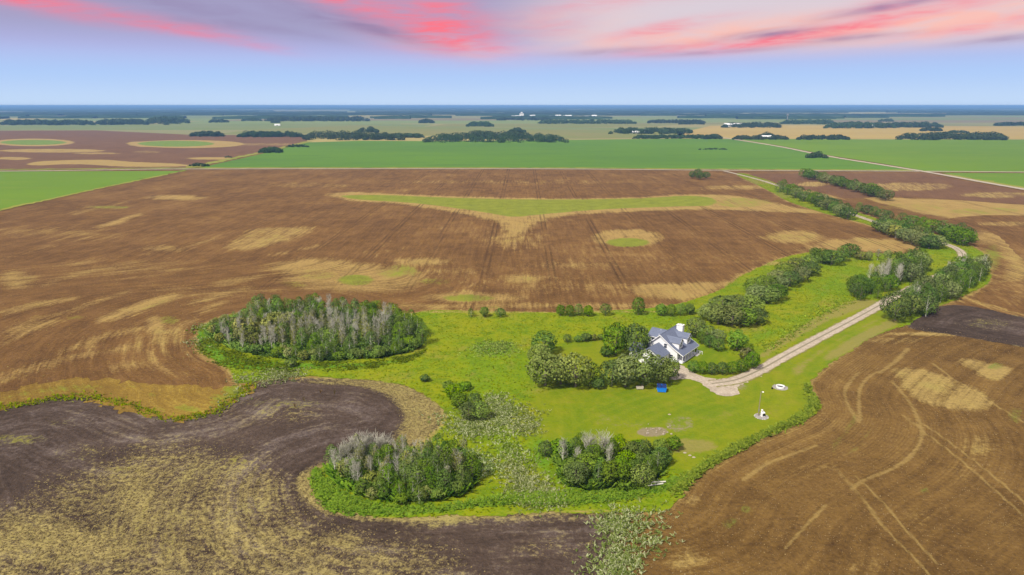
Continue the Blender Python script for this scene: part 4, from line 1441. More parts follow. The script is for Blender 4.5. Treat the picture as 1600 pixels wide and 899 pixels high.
grove([(512, 738), (530, 722), (570, 716), (620, 716), (680, 716), (720, 722), (745, 742), (740, 768), (700, 782), (640, 790), (585, 782), (540, 766)], 2.55, 2, pick_b, 'the front grove beside the dark field')
for i, (u, v, h) in enumerate([(540, 724, 4.2), (556, 719, 5.0), (574, 716, 5.4), (590, 715, 5.0), (605, 715, 4.6), (566, 722, 5)]):
    x, y = G(u, v)
    plant('bareshrub', x, y, h, 'leafless purplish shrub on the back left rim of the front grove', 'leafless shrubs behind the front grove', 1.15)


# clump in front of the lawn
def pick_c(rx, ry):
    if ry < 0.45:
        return choose((4, 'maple'), (2.5, 'willow'), (1.2, 'aspen')), trng.uniform(4.2, 5.6)
    if rx < 0.2:
        return choose((2, 'dark'), (2, 'shrub')), trng.uniform(3, 4.2)
    if rx < 0.62:
        return choose((1.6, 'bare'), (2.5, 'poplar'), (1.5, 'bareshrub'), (1, 'dark')), trng.uniform(4.6, 6.2)
    return choose((3, 'dark'), (3, 'maple'), (1, 'aspen')), trng.uniform(4.2, 5.6)


grove([(838, 712), (870, 705), (900, 706), (950, 706), (1000, 706), (1035, 712), (1042, 735), (1030, 752), (1000, 764), (950, 769), (900, 766), (870, 750), (880, 730), (850, 720)], 3.3, 3, pick_c, 'the clump below the lawn')
x, y = G(1053, 704)
plant('maple', x, y, 3.6, 'bright green round bush at the right rim of the clump, beside bare dirt', None, 1.2)


def row(lst, group, where_fmt):
    """hand-placed trees: (u, v at the foot, height, kind, label or None)"""
    for i, it in enumerate(lst):
        u, v, h, kind = it[:4]
        lab = it[4] if len(it) > 4 else where_fmt % DESC[kind]
        x, y = G(u, v)
        plant(kind, x, y, h * 1.08, lab, group if len(it) < 5 else None, (it[5] if len(it) > 5 else 1.0) * 1.22)


ORD = ['first', 'second', 'third', 'fourth', 'fifth', 'sixth', 'seventh', 'eighth', 'ninth', 'tenth', 'eleventh', 'twelfth', 'thirteenth', 'fourteenth', 'fifteenth', 'sixteenth']


def counted(lst, group, where):
    for i, (u, v, h, kind, *w) in enumerate(sorted(lst)):
        x, y = G(u, v)
        plant(kind, x, y, h, '%s, %s from the left in %s' % (DESC[kind], ORD[i], where), group, w[0] * 1.2 if w else 1.38)


row([(850, 553, 7.2, 'dark', 'round dark green tree at the back of the row left of the house', 1.05), (842, 572, 6.6, 'silver', 'silvery green tree below the round dark tree, far left of house', 1.0),
     (852, 603, 9.4, 'silver', 'large silvery willow at the left end of the front tree row', 1.0), (876, 601, 8.2, 'silver', 'silvery willow second from the left end of the front tree row', 0.85), (899, 605, 9.6, 'silver', 'silvery willow third from the left end of the front tree row', 0.95),
     (921, 604, 6.9, 'willow', 'lighter green willow in the middle of the front tree row', 0.8), (934, 608, 3.4, 'maple', 'low lime green bush in the gap of the front tree row', 0.9), (956, 604, 7.8, 'dark', 'dark green tree just right of the lime bush', 0.78),
     (977, 605, 9.0, 'silver', 'silvery green tree in front of the house, above the cream trough', 0.82), (1004, 603, 9.8, 'willow', 'green tree in front of the house between trough and blue bin', 0.92), (1028, 601, 8.2, 'willow', 'green tree directly behind the blue bin', 0.8),
     (1046, 596, 6.8, 'willow', 'green tree at the right end of the front tree row, by the gravel', 0.72),
     (962, 555, 10.2, 'dark', 'large dark tree left of the house, outer of two', 0.72), (992, 558, 10.6, 'dark', 'large dark tree touching the left side of the house', 0.74), (948, 557, 3.0, 'shrub', 'small shrub at the foot of the large dark tree'),
     (886, 536, 3.0, 'dark', 'dark shrub at the left end of the low back hedge', 0.8), (903, 535, 2.2, 'shrub', 'low green shrub, second in the low back hedge'), (916, 534, 2.8, 'shrub', 'taller green shrub in the middle of the low back hedge'),
     (928, 533, 2.2, 'olive', 'olive shrub near the right end of the low back hedge'), (939, 532, 2.0, 'shrub', 'low shrub where the back hedge meets the dark tree'),
     (736, 496, 3.2, 'aspen', 'slim small tree at the left of three along the field edge', 1.0), (757, 496, 4.0, 'maple', 'yellow green bush between two smaller ones along the field edge', 0.9), (782, 496, 3.4, 'dark', 'small round dark bush at the right of three along the field edge', 0.9),
     (946, 494, 4.8, 'dark', 'dark bush at the right end of the bright bushes behind the yard', 0.75), (997, 493, 7.0, 'dark', 'lone upright dark tree on the field edge behind the house', 0.62),
     (1086, 528, 7.0, 'silver', 'silvery tree behind the white chimney', 0.85), (1151, 548, 6.4, 'maple', 'bright green tree right of the house behind the hedge', 0.9), (1166, 562, 3.5, 'olive', 'olive shrub beside the bright tree right of the house'),
     (1175, 577, 5.4, 'dark', 'dark round bush at the driveway end of the hedge', 0.75)], None, '%s')
counted([(876, 494, 4.6, 'maple', .8), (890, 495, 4.8, 'maple', .8), (904, 494, 5.0, 'willow', .65), (919, 495, 4.6, 'maple', .8)], 'bright bushes on the field edge behind the yard', 'the bright bushes on the field edge')
counted([(1033, 494, 5.0, 'maple', .85), (1048, 495, 5.2, 'willow', .7), (1063, 494, 5.2, 'willow', .7), (1077, 492, 4.6, 'maple', .8)], 'bushes behind the house roof', 'the bush row behind the house')
row([(1102, 531, 5.2, 'willow', 'rounded green bush behind the porch corner, right of the chimney tree', 1.0), (1120, 537, 4.8, 'silver', 'silvery bush on the grass behind the dark porch bushes', 1.0), (1168, 553, 3.6, 'maple', 'small bright bush right of the bright tree beside the house', 1.0)], None, '%s')
counted([(1096, 538, 4.6, 'dark', .8), (1109, 544, 4.6, 'dark', .8), (1122, 549, 4.4, 'dark', .8)], 'dark bushes beside the porch', 'the dark bushes beside the porch')
counted([(1083, 583, 4.0, 'dark', .8), (1097, 585, 4.2, 'dark', .8), (1112, 586, 4.0, 'dark', .8), (1128, 586, 4.2, 'dark', .8), (1144, 585, 4.2, 'dark', .8), (1158, 582, 4.2, 'dark', .8)], 'hedge bushes between the porch and the driveway', 'the hedge along the gravel')
row([(1106, 501, 6.0, 'silver', 'silvery round tree at the house end of the shelterbelt', 1.0)], None, '%s')
counted([(1122, 507, 7.4, 'silver'), (1143, 509, 7.6, 'silver'), (1162, 510, 7.2, 'willow'), (1182, 507, 6.4, 'dark'), (1128, 491, 7.6, 'willow'), (1150, 490, 7.6, 'silver'), (1172, 491, 7.4, 'willow')],
        'trees of the shelterbelt, nearest clump', 'the nearest shelterbelt clump')
counted([(1182, 473, 7.4, 'silver'), (1198, 474, 7.2, 'willow'), (1214, 469, 7.0, 'dark'), (1178, 460, 7.2, 'willow'), (1197, 456, 7.4, 'willow'), (1215, 455, 7, 'silver')], 'trees of the shelterbelt, second clump', 'the second shelterbelt clump')
counted([(1215, 445, 6.8, 'silver'), (1234, 448, 7.4, 'dark'), (1250, 441, 7.2, 'silver'), (1264, 431, 7.0, 'dark'), (1225, 432, 7.0, 'willow'), (1243, 425, 7.2, 'silver'), (1266, 419, 7.0, 'willow')], 'trees of the shelterbelt, third clump', 'the third shelterbelt clump')
counted([(1283, 411, 7.6, 'dark'), (1299, 414, 8.0, 'dark'), (1315, 409, 8.2, 'poplar'), (1328, 402, 7.6, 'dark'), (1272, 404, 6.0, 'maple', .9)], 'trees at the far end of the shelterbelt', 'the dark clump ending the shelterbelt')
counted([(1344, 406, 4.6, 'olive'), (1357, 408, 5.4, 'silver', .7), (1371, 407, 5.4, 'sparse'), (1386, 405, 5.0, 'silver', .7)], 'pale bushes past the shelterbelt', 'the pale bushes past the shelterbelt')


def pick_e(rx, ry):
    if ry > 0.35 and rx < 0.52 and ry < 0.85:
        return choose((4, 'bare'), (1, 'sparse')), trng.uniform(7.5, 9.4)
    if rx < 0.45:
        return choose((3, 'dark'), (2, 'poplar')), trng.uniform(6.0, 7.4)
    return choose((3, 'poplar'), (2, 'aspen'), (1, 'silver')), trng.uniform(8, 9.8)


grove([(1328, 460), (1342, 470), (1372, 469), (1400, 453), (1446, 428), (1440, 414), (1410, 418), (1370, 435), (1335, 450)], 5.0, 5, pick_e, 'the left driveway grove')


def pick_f(rx, ry):
    if trng.random() < 0.12:
        return 'bare', trng.uniform(7.5, 9.5)
    return choose((4, 'poplar'), (2, 'aspen'), (2, 'silver'), (1.5, 'dark')), trng.uniform(7.4, 9.6)


grove([(1424, 500), (1445, 496), (1472, 480), (1500, 463), (1530, 441), (1538, 426), (1518, 421), (1490, 428), (1462, 446), (1436, 464), (1420, 482)], 5.0, 6, pick_f, 'the right driveway grove')
x, y = G(1398, 502)
plant('grand', x, y, 12.2, 'huge round dark green tree standing beside the driveway', None, 1.0)
x, y = G(1427, 489)
plant('bare', x, y, 9.5, 'bare pale tree just right of the huge round tree', None)

counted([(1218, 301, 10.5, 'poplar'), (1230, 305, 9.5, 'poplar'), (1243, 310, 9.2, 'silver'), (1255, 315, 9.0, 'dark'), (1267, 319, 9.2, 'poplar'), (1279, 324, 9.2, 'dark'), (1291, 329, 9.0, 'silver'), (1302, 334, 9.2, 'poplar'), (1313, 339, 9.4, 'silver'), (1324, 343, 9.2, 'dark')],
        'near row of trees along the upper driveway', 'the upper driveway front row')
counted([(1224, 298, 10.5, 'poplar'), (1237, 303, 9.5, 'dark'), (1250, 308, 9.2, 'poplar'), (1262, 313, 9.2, 'poplar'), (1274, 317, 9.4, 'dark'), (1286, 321, 9.4, 'silver'), (1298, 327, 9.2, 'dark'), (1310, 332, 9.4, 'poplar'), (1322, 337, 9.2, 'poplar')],
        'far row of trees along the upper driveway', 'the upper driveway rear row')
counted([(1342, 332, 7.5, 'poplar'), (1354, 335, 7.2, 'dark'), (1366, 339, 7.6, 'poplar'), (1378, 343, 7.6, 'dark'), (1389, 347, 7.8, 'poplar')], 'trees on the right of the driveway gap', 'the row beyond the driveway gap')
counted([(1374, 362, 8.2, 'dark'), (1386, 367, 8.4, 'silver'), (1399, 372, 8.2, 'olive'), (1412, 377, 8.2, 'silver'), (1425, 382, 8.4, 'silver'), (1438, 386, 8.2, 'silver'), (1451, 389, 8.0, 'dark'), (1463, 388, 7.6, 'silver')],
        'near row of trees along the middle driveway', 'the middle driveway front row')
counted([(1380, 358, 8.8, 'poplar'), (1393, 363, 8.8, 'dark'), (1406, 367, 9.0, 'poplar'), (1419, 372, 9.0, 'dark'), (1432, 376, 9.0, 'silver'), (1446, 380, 8.8, 'poplar')], 'rear row of trees along the middle driveway', 'the middle driveway rear row')
counted([(1408, 352, 8.5, 'poplar'), (1424, 356, 8.5, 'dark'), (1440, 360, 8.8, 'poplar'), (1455, 364, 9.0, 'dark'), (1470, 368, 9.4, 'poplar'), (1482, 374, 9.6, 'dark'), (1492, 379, 10, 'dark'), (1505, 384, 10, 'dark'), (1512, 379, 9.0, 'poplar'), (1499, 372, 9.5, 'poplar')],
        'trees across the driveway bend', 'the row across the driveway')
ROW3 = []
for i in range(15):
    f = i / 14
    ROW3.append((1254 + 130 * f, 277.5 + 36 * f ** 1.1 + (i % 2) * 0.6, 9.2 + 1.2 * trng.random(), ['poplar', 'dark', 'dark', 'poplar', 'silver'][i % 5], 1.15))
counted(ROW3, 'trees of the far right windbreak', 'the far right windbreak front line')
counted([(1263 + 24 * k, 277.2 + 6.4 * k, 10.2, ['dark', 'poplar'][k % 2], 1.1) for k in range(5)], 'rear trees of the far right windbreak', 'the far right windbreak back line')
counted([(1081, 279, 8.5, 'dark', .95), (1093, 281, 8.8, 'dark', .95), (1103, 279.5, 8.0, 'dark', .95), (1090, 276, 9.2, 'dark', .9)], 'lone tree clump in the brown field', 'the lone clump in the brown field')
row([(708, 624, 4.0, 'maple', 'yellow green bush at the top of the bush cluster amid pale weeds', 1.0), (719, 640, 4.4, 'maple', 'bright green bush at the left of the cluster amid pale weeds', 1.0), (732, 657, 4.6, 'willow', 'rounded green bush at the front of the cluster amid pale weeds', .8),
     (750, 656, 4.6, 'willow', 'rounded green bush at the right of the cluster amid pale weeds', .8), (741, 640, 4.4, 'dark', 'dark green bush at the back of the cluster amid pale weeds', .8), (700, 610, 2.6, 'maple', 'small yellow bush above the cluster amid pale weeds', 1.0),
     (727, 610, 2.4, 'shrub', 'low green shrub above the cluster amid pale weeds', 1.0), (664, 597, 2.2, 'shrub', 'lone small shrub on the grass left of the yellow bushes', .9), (455, 573, 2.4, 'shrub', 'lone small shrub on grass in front of the large grove', 1.0)], None, '%s')


# ------------------------------------------------------------------ far woods: each one mass
def far_wood(u0, u1, v, hpx, depth_px, label, name='woodland', n=None, seed=0, prof=None):
    """a bluff of trees whose front foot runs from pixel column u0 to u1 at row v"""
    rng = np.random.default_rng(seed + int(u0) * 7 + int(v * 10))
    a, b = np.array(G(u0, v)), np.array(G(u1, v))
    c = np.array(G((u0 + u1) / 2, v - depth_px))
    dist = np.hypot(*((a + b) / 2))
    width, depth = np.hypot(*(b - a)), max(8.0, np.hypot(*c) - dist)
    h = hpx * dist / FPX
    fw = c / np.hypot(*c)
    sp = max(h * 0.55, 5.0)
    cnt = int(min(420, max(6, width / sp * max(1, min(4, depth / sp)))))
    s = max(0.5, dist / 683 * 0.85)
    Cs, Ns, Ts = [], [], []
    for i in range(cnt):
        f = rng.random()
        g = rng.random() * min(1, (min(f, 1 - f) * width / 25 + 0.25))
        p = a + (b - a) * f + fw * depth * g
        e = min(1, 0.55 + min(f, 1 - f) * width / (h * 3))
        hh = h * rng.uniform(0.62, 1.05) * e * (prof(f) if prof else 1)
        r = hh * rng.uniform(0.55, 0.85)
        k = int(min(110, max(12, (r * hh * 7) / (s * s))))
        d = rng.normal(size=(k, 3))
        d /= np.linalg.norm(d, axis=1)[:, None]
        q = np.column_stack([p[0] + d[:, 0] * r, p[1] + d[:, 1] * r, hh * 0.42 + d[:, 2] * hh * 0.56])
        Cs.append(q)
        Ns.append(d + rng.normal(size=d.shape) * 0.4)
        Ts.append(0.6 * rng.random(k) + 0.4 * rng.random())
    C, Nn, T = np.vstack(Cs), np.vstack(Ns), np.concatenate(Ts)
    C[:, 2] = np.maximum(C[:, 2], 0.2)
    Nn /= np.linalg.norm(Nn, axis=1)[:, None]
    V, F = leaf_quads(C, Nn, s * 1.25, rng)
    o = obj(name, mesh_from(name, V, F, [M['leaf_far']], {'tone': np.repeat(T, 4)}, normals=np.repeat(Nn, 4, 0)), kind='stuff')
    o['label'] = label
    o['category'] = 'trees'
    return o


WOODS = [
    (662, 886, 223.5, 11, 8, 'long dark wood on the far edge of the green field, centre'), (706, 832, 218, 11, 5, 'taller back part of the central dark wood'), (472, 592, 219.5, 11, 6, 'dark wood at the left corner of the green field'),
    (570, 632, 219.5, 10, 4, 'right tail of the dark wood at the green field corner'), (608, 664, 216, 6, 3, 'low wood right of the corner wood, behind the green field'), (371, 475, 215, 7, 4, 'thin long wood on the far edge of the brown field'),
    (297, 350, 214, 7, 3, 'short wood at the left of the brown field edge'), (560, 591, 208, 7.5, 4, 'round bluff alone in the tan field'), (794, 821, 208, 6.5, 3, 'small round bluff behind the central wood'),
    (730, 771, 198.5, 7, 3, 'small square bluff in the pale far field'), (653, 678, 193, 6, 2, 'dark pointed bluff far off left of centre'), (953, 1088, 210, 8, 4, 'wood behind the white farm sheds'), (988, 1128, 217.5, 5, 3, 'low hedge wood below the white farm sheds'),
    (1100, 1129, 218, 7, 3, 'dark wood left of the gravel road mouth'), (1144, 1232, 218.8, 5, 3, 'low wood right of the gravel road mouth'), (1186, 1209, 216, 9, 2, 'round tall clump over the pale roof beside the road mouth'), (1245, 1328, 219, 5.5, 3, 'low hedge wood along the golden field'),
    (1400, 1574, 219.5, 8.5, 5, 'long wood at the right between green and golden fields'), (1128, 1221, 200, 6.5, 3, 'wood round the long pale building'), (1288, 1400, 201, 7, 4, 'dark wood right in the golden field, left half'), (1380, 1472, 200, 6.5, 3, 'dark wood right in the golden field, right half'),
    (1436, 1472, 205.5, 4, 2, 'small low clump in the golden field'), (1480, 1514, 208.5, 3, 2, 'very low hedge in the golden field at right'), (1372, 1396, 190.5, 3, 2, 'tiny dark clump far off right'), (1219, 1307, 194.5, 5, 3, 'far wood behind the long pale building'),
    (1552, 1640, 197, 4, 2, 'far wood at the right picture edge'), (1010, 1102, 193, 4, 3, 'far hedge wood right of the town'), (838, 995, 194, 5, 3, 'hedge wood in front of the town'), (775, 862, 188.6, 3.5, 3, 'hedge wood left before the town'),
    (414, 578, 190, 6, 3, 'long far wood left of centre'), (377, 409, 189.5, 3.5, 2, 'short far wood left of centre'), (424, 438, 192.5, 4, 1, 'tiny dark clump in the pale field left of centre'), (327, 358, 192, 4, 2, 'small far wood left'), (229, 300, 194, 9, 4, 'dense far wood at left'),
    (150, 232, 195.5, 7, 3, 'far wood at left edge'), (0, 150, 196, 6, 3, 'far wood at the left picture edge'), (256, 264, 195.5, 3, 1, 'tiny clump below the dense far wood'), (1260, 1294, 247.8, 8, 4, 'dark bush beside the gravel road'),
    (404, 445, 239.5, 7.5, 3, 'bushes on the field boundary, nearer clump'), (446, 482, 230.5, 3.5, 2, 'bushes on the field boundary, farther strip'), (296, 328, 260.5, 4.5, 2, 'bushes where the field boundary meets the road'), (352, 362, 247, 3, 1, 'tiny bush on the field boundary'),
    (1092, 1136, 234.5, 2.2, 1, 'dark low scrub inside the green field'), (1060, 1100, 195, 3, 2, 'low wood behind the golden field'),
]
for i, (u0, u1, v, hp, dp, lab) in enumerate(WOODS):
    far_wood(u0, u1, v, hp, dp, lab, 'bush' if (u1 - u0) < 50 else 'woodland', seed=i)


def forest_band(v0, v1, seed, n, wlo, whi, label, lo=8, hi=15):
    """far forest seen as one dark canopy: low bumpy blocks of tree tops with clearings between"""
    rng = np.random.default_rng(seed)
    V, F, T = [], [], []
    for i in range(n):
        v = v0 + (v1 - v0) * rng.random()
        y = G(800, v)[1]
        x = rng.uniform(-1.15, 1.15) * y
        w = rng.uniform(wlo, whi) * (y / 5000.0)
        d = y * rng.uniform(0.02, 0.07)
        nx = int(max(6, min(60, w / 60)))
        b = len(V)
        ph = rng.uniform(0, 6.28, 3)
        for j in range(nx + 1):
            f = j / nx
            taper = math.sqrt(max(0.02, 1 - (2 * f - 1) ** 2))
            yy = y + 0.12 * d * math.sin(f * 9 + ph[0]) + 0.05 * d * math.sin(f * 31 + ph[1])
            h0 = rng.uniform(lo, hi)
            h1 = rng.uniform(lo, hi)
            for (dy, z) in ((0, 0.3), (4, h0 * 0.8), (d * taper * 0.5, h1), (d * taper + 10, h0), (d * taper + 14, 0.3)):
                V.append((x + (f - 0.5) * w, yy + dy, z))
                T.append(rng.random())
        for j in range(nx):
            for k in range(4):
                F.append((b + j * 5 + k, b + (j + 1) * 5 + k, b + (j + 1) * 5 + k + 1, b + j * 5 + k + 1))
    o = obj('forest', mesh_from('forest', V, np.array(F), [M['leaf_far']], {'tone': T}), kind='stuff')
    o['label'] = label
    o['category'] = 'forest'


forest_band(180, 187.0, 1, 46, 250, 900, 'broken line of far woods behind the fields')
forest_band(174.5, 181.0, 2, 40, 900, 2600, 'hazy blue forest belt below the horizon')
forest_band(170, 174.6, 3, 36, 700, 2600, 'fainter blue forest belt behind the first')
forest_band(166.8, 170.5, 4, 40, 700, 3000, 'palest forest along the horizon', 10, 22)


# ------------------------------------------------------------------ ground plants
def tufts(name, px, count, size, height, mat, seed, label, cat, blades=3, keep=None, lean=0.45, clus=0.0, feather=0.0):
    rng = np.random.default_rng(seed)
    P = smooth(GP(px), True, 3) if not isinstance(px, np.ndarray) else px
    lo, hi = P.min(0), P.max(0)
    X = np.zeros((0, 2))
    while len(X) < count:
        Y = lo + (hi - lo) * rng.random((count * 2, 2))
        if clus:
            cc = lo + (hi - lo) * rng.random((max(8, int(count / 28)), 2))
            Y = cc[rng.integers(0, len(cc), count * 2)] + rng.normal(size=(count * 2, 2)) * clus
        Y = Y[inside(P, Y)]
        if keep is not None and len(Y):
            Y = Y[keep(Y)]
        X = np.vstack([X, Y])
        if len(X) == 0:
            break
    X = X[:count]
    n = len(X)
    if feather:
        X = X + rng.normal(size=X.shape) * feather
    tone = rng.random(n)
    Vs, Ts = [], []
    for b in range(blades):
        a = rng.random(n) * 6.283
        w = size * (0.5 + rng.random(n)) * 0.5
        h = height * (0.55 + 0.75 * rng.random(n))
        le = lean * h * (0.6 + 0.8 * rng.random(n))
        dx, dy = np.cos(a), np.sin(a)
        off = rng.normal(size=(n, 2)) * size * 0.45
        bx, by = X[:, 0] + off[:, 0], X[:, 1] + off[:, 1]
        p0 = np.column_stack([bx - dy * w, by + dx * w, np.full(n, 0.1)])
        p1 = np.column_stack([bx + dy * w, by - dx * w, np.full(n, 0.1)])
        p2 = np.column_stack([bx + dx * le + dy * w * .7, by + dy * le - dx * w * .7, h + 0.1])
        p3 = np.column_stack([bx + dx * le - dy * w * .7, by + dy * le + dx * w * .7, h * 0.96 + 0.1])
        nz = np.cross(p1 - p0, p2 - p1)[:, 2] < 0
        p0[nz], p1[nz], p2[nz], p3[nz] = p1[nz].copy(), p0[nz].copy(), p3[nz].copy(), p2[nz].copy()
        Vs.append(np.stack([p0, p1, p2, p3], 1))
        Ts.append(np.repeat(np.clip(tone + rng.normal(size=n) * 0.2, 0, 1), 4).reshape(n, 4))
    V = np.concatenate(Vs).reshape(-1, 3)
    T = np.concatenate(Ts).ravel()
    No = rng.normal(size=(len(V) // 4, 3)) * 0.22 + np.array([0, 0, 1.0])
    No = np.repeat(No / np.linalg.norm(No, axis=1)[:, None], 4, 0)
    o = obj(name, mesh_from(name, V, np.arange(len(V)).reshape(-1, 4), [mat], {'tone': T}, normals=No), kind='stuff')
    o['label'] = label
    o['category'] = cat
    return o


lawnW = [smooth(GP(p[0]), True, 3) for p in LAWN]
off_lawn = lambda Y: ~(inside(lawnW[0], Y) | inside(lawnW[1], Y))
tufts('pasture_grass', yardW, 24000, 0.30, 0.25, M['tuft'], 1, 'uneven yellow green pasture grass round the groves and yard', 'grass', 2, off_lawn, 1.5)
LUSHB = [([(300, 505), (312, 548), (365, 580), (480, 582), (560, 578), (640, 566), (668, 545), (640, 556), (560, 565), (480, 566), (400, 558), (345, 540), (318, 512)], 3200, 0.6),
         ([(488, 735), (500, 785), (560, 806), (680, 803), (760, 790), (860, 790), (950, 785), (1050, 765), (1075, 745), (1010, 762), (900, 770), (800, 775), (700, 788), (600, 792), (530, 770), (505, 745)], 4200, 0.55),
         ([(1062, 772), (1100, 736), (1195, 682), (1250, 660), (1276, 637), (1266, 612), (1266, 600), (1256, 606), (1264, 635), (1230, 660), (1150, 697), (1090, 733), (1050, 766)], 2200, 0.55)]
for i, (p, n, h) in enumerate(LUSHB):
    tufts('tall_grass', p, int(n * (0.6, 0.8, 0.8)[i]), 0.40, h * (0.5, .65, .7)[i], M['tuft'] if i == 0 else M['tuft_lush'], 10 + i, ['lush bright green grass rim round the large grove', 'lush bright green grass rim below the front grove and clump', 'bright green tall grass strip between lawn and stubble field'][i], 'grass', 3, None, 1.4, 1.6, 0.5)
for i, (p, n, lab) in enumerate([([(322, 520), (345, 504), (400, 493), (470, 490), (560, 495), (620, 501), (648, 516), (658, 533), (650, 548), (600, 559), (560, 562), (480, 565), (400, 556), (345, 538)], 4200, 'dense undergrowth below the large round grove'),
                                 ([(512, 740), (530, 724), (570, 718), (680, 718), (720, 724), (743, 742), (738, 766), (700, 780), (640, 788), (585, 780), (540, 766)], 1500, 'dense undergrowth below the front grove'),
                                 ([(870, 708), (950, 708), (1000, 708), (1033, 714), (1040, 735), (1000, 762), (950, 767), (900, 764), (875, 745)], 800, 'dense undergrowth inside the clump below the lawn')]):
    tufts('undergrowth', p, n, 0.55, 1.25, M['leaf_aspen'], 60 + i, lab, 'undergrowth', 5, None, 1.0)
tufts('tall_grass', [(-60, 638), (0, 633), (34, 629), (85, 619), (142, 618), (203, 629), (254, 648), (281, 651), (331, 641), (365, 618), (392, 600), (402, 602), (375, 623), (338, 648), (283, 658), (250, 655), (200, 637), (142, 626), (88, 627), (36, 637), (0, 641), (-60, 646)], 900, 0.3, 0.4, M['tuft'], 71, 'ragged grass fringe between the golden grass strip and the dark field', 'grass', 2, None, 1.2, 0, 0.7)
Q4 = lambda l: [(660 + x / 3.746, 560 + y / 3.746) for x, y in l]
WEEDS = [(Q4([(110, 330), (200, 340), (290, 375), (390, 380), (400, 300), (380, 240), (440, 225), (490, 260), (540, 320), (520, 400), (480, 450), (400, 460), (330, 490), (260, 500), (190, 450), (120, 400)]), 1500, 'pale weed heads round the bush cluster on the pasture'),
         (Q4([(440, 450), (500, 480), (560, 530), (640, 600), (620, 620), (560, 590), (500, 560), (440, 500)]), 260, 'pale weeds in a thin line towards the clump'), (Q4([(590, 290), (650, 310), (665, 350), (620, 450), (560, 440), (540, 400), (600, 370)]), 330, 'pale weed heads at the lawn corner'),
         (Q4([(460, 580), (530, 610), (600, 680), (700, 730), (790, 800), (780, 860), (680, 865), (580, 850), (540, 780), (480, 640)]), 950, 'pale weed heads on the pasture left of the clump'), (Q4([(250, 560), (380, 590), (430, 640), (400, 690), (330, 650)]), 330, 'pale dry weeds right of the front grove'),
         (WEEDS_LOW, 1150, 'pale green weed patch between dark field and stubble field'), ([(366, 598), (380, 590), (430, 582), (470, 580), (460, 592), (420, 598), (390, 612), (370, 625), (340, 645), (335, 640), (355, 622)], 520, 'weedy strip between the dark field and the large grove'),
         ([(306, 512), (318, 506), (326, 510), (314, 528), (322, 550), (314, 552), (306, 532)], 160, 'grey green weeds at the left tip of the large grove'), (ell(770, 546, 42, 12), 420, 'grey green weed patch in the middle of the pasture'),
         ([(1195, 541), (1240, 515), (1280, 488), (1330, 466), (1332, 469), (1284, 492), (1244, 519), (1200, 545)], 420, 'rough unmown grass line along the driveway lawn')]
for i, (p, n, lab) in enumerate(WEEDS):
    drk = i in (8, 9)
    tufts('weeds', p, int(n * 1.25), 0.20 if not drk else 0.3, 0.36 if not drk else 0.3, M['leaf_willow'] if drk else M['weed'], 30 + i, lab, 'weeds', 4, None, 1.2, 1.3 if not drk else 1.8, 1.9)
rightW, blackW2 = smooth(GP(RIGHT), True, 3), blackW
srng = np.random.default_rng(99)
NEARBOX = GP([(-40, 480), (700, 480), (1640, 470), (1640, 920), (-40, 920)])
in_view = lambda Y: inside(NEARBOX, Y)
tufts('stubble', rightW, 9000, 0.17, 0.08, M['straw_tuft'], 81, 'short pale straw stubble scattered over the brown field at right', 'stubble', 1, in_view, 1.5)
tufts('stubble', blackW, 12000, 0.22, 0.10, M['straw_tuft'], 82, 'clumps of pale straw stubble on the dark field', 'stubble', 2, lambda Y: in_view(Y) & (srng.random(len(Y)) < np.clip(1.6 * straws(STRAW_BLACK, Y) - 0.35, 0, 1)), 1.5)
mainP = GP([(-60, 640), (-60, 440), (300, 400), (800, 400), (1250, 385), (1250, 400), (1120, 458), (1050, 480), (640, 486), (400, 465), (310, 490), (300, 530), (370, 600), (200, 600)])
tufts('stubble', mainP, 9000, 0.24, 0.1, M['straw_tuft'], 83, 'pale straw stubble scattered over the large brown field', 'stubble', 1, lambda Y: ~inside(yardW, Y) & (srng.random(len(Y)) < 0.10 + straws(STRAW_MAIN, Y, 1.9)), 1.5)
for i, (u, v) in enumerate([(501, 615), (523, 617), (475, 628), (461, 638)]):
    x, y = G(u, v)
    rng = np.random.default_rng(i)
    b = MB()
    for k in range(9):
        a = rng.uniform(0, 6.28)
        b.tube([(0, 0, 0), (0.12 * math.cos(a), 0.12 * math.sin(a), 0.6), (0.4 * math.cos(a), 0.4 * math.sin(a), rng.uniform(0.9, 1.5))], [0.05, 0.06, 0.03], 3)
    e = b.build('dry_weed', M['straw_tuft'], None, (x, y, 0.05))
    e['label'] = ['pale dry weed clump in the dark field, uppermost of four', 'pale dry weed clump in the dark field, rightmost of four', 'pale dry weed clump in the dark field below the uppermost', 'pale dry weed clump in the dark field, lowest of four'][i]
    e['category'] = 'weed'
    e['group'] = 'dry weeds in the dark field'

# fallen pale trunks at the clump's right foot
for i, (u0, v0, u1, v1, lab) in enumerate([(1006, 757, 1040, 757, 'long pale fallen trunk at the right foot of the clump'), (1012, 762, 1036, 760, 'shorter pale fallen trunk below the long one')]):
    a, c = np.array(G(u0, v0)), np.array(G(u1, v1))
    b = MB()
    d = c - a
    b.tube([(0, 0, 0.3), (d[0] * .5, d[1] * .5, 0.42), (d[0], d[1], 0.55)], [0.09, 0.12, 0.15], 6)
    for k in (0.3, 0.55, 0.75):
        b.tube([(d[0] * k, d[1] * k, 0.4), (d[0] * k - 0.6, d[1] * k + 0.5, 0.9)], [0.05, 0.02], 4)
    o = b.build('fallen_trunk', M['palebark'], None, (a[0], a[1], 0.1))
    o['label'] = lab
    o['category'] = 'log'
rng = random.Random(4)
e = empty('rubble_heap', (*G(1024, 674), 0.15), 0, 'low heap of pale stones and dirt beside the clump', 'heap')
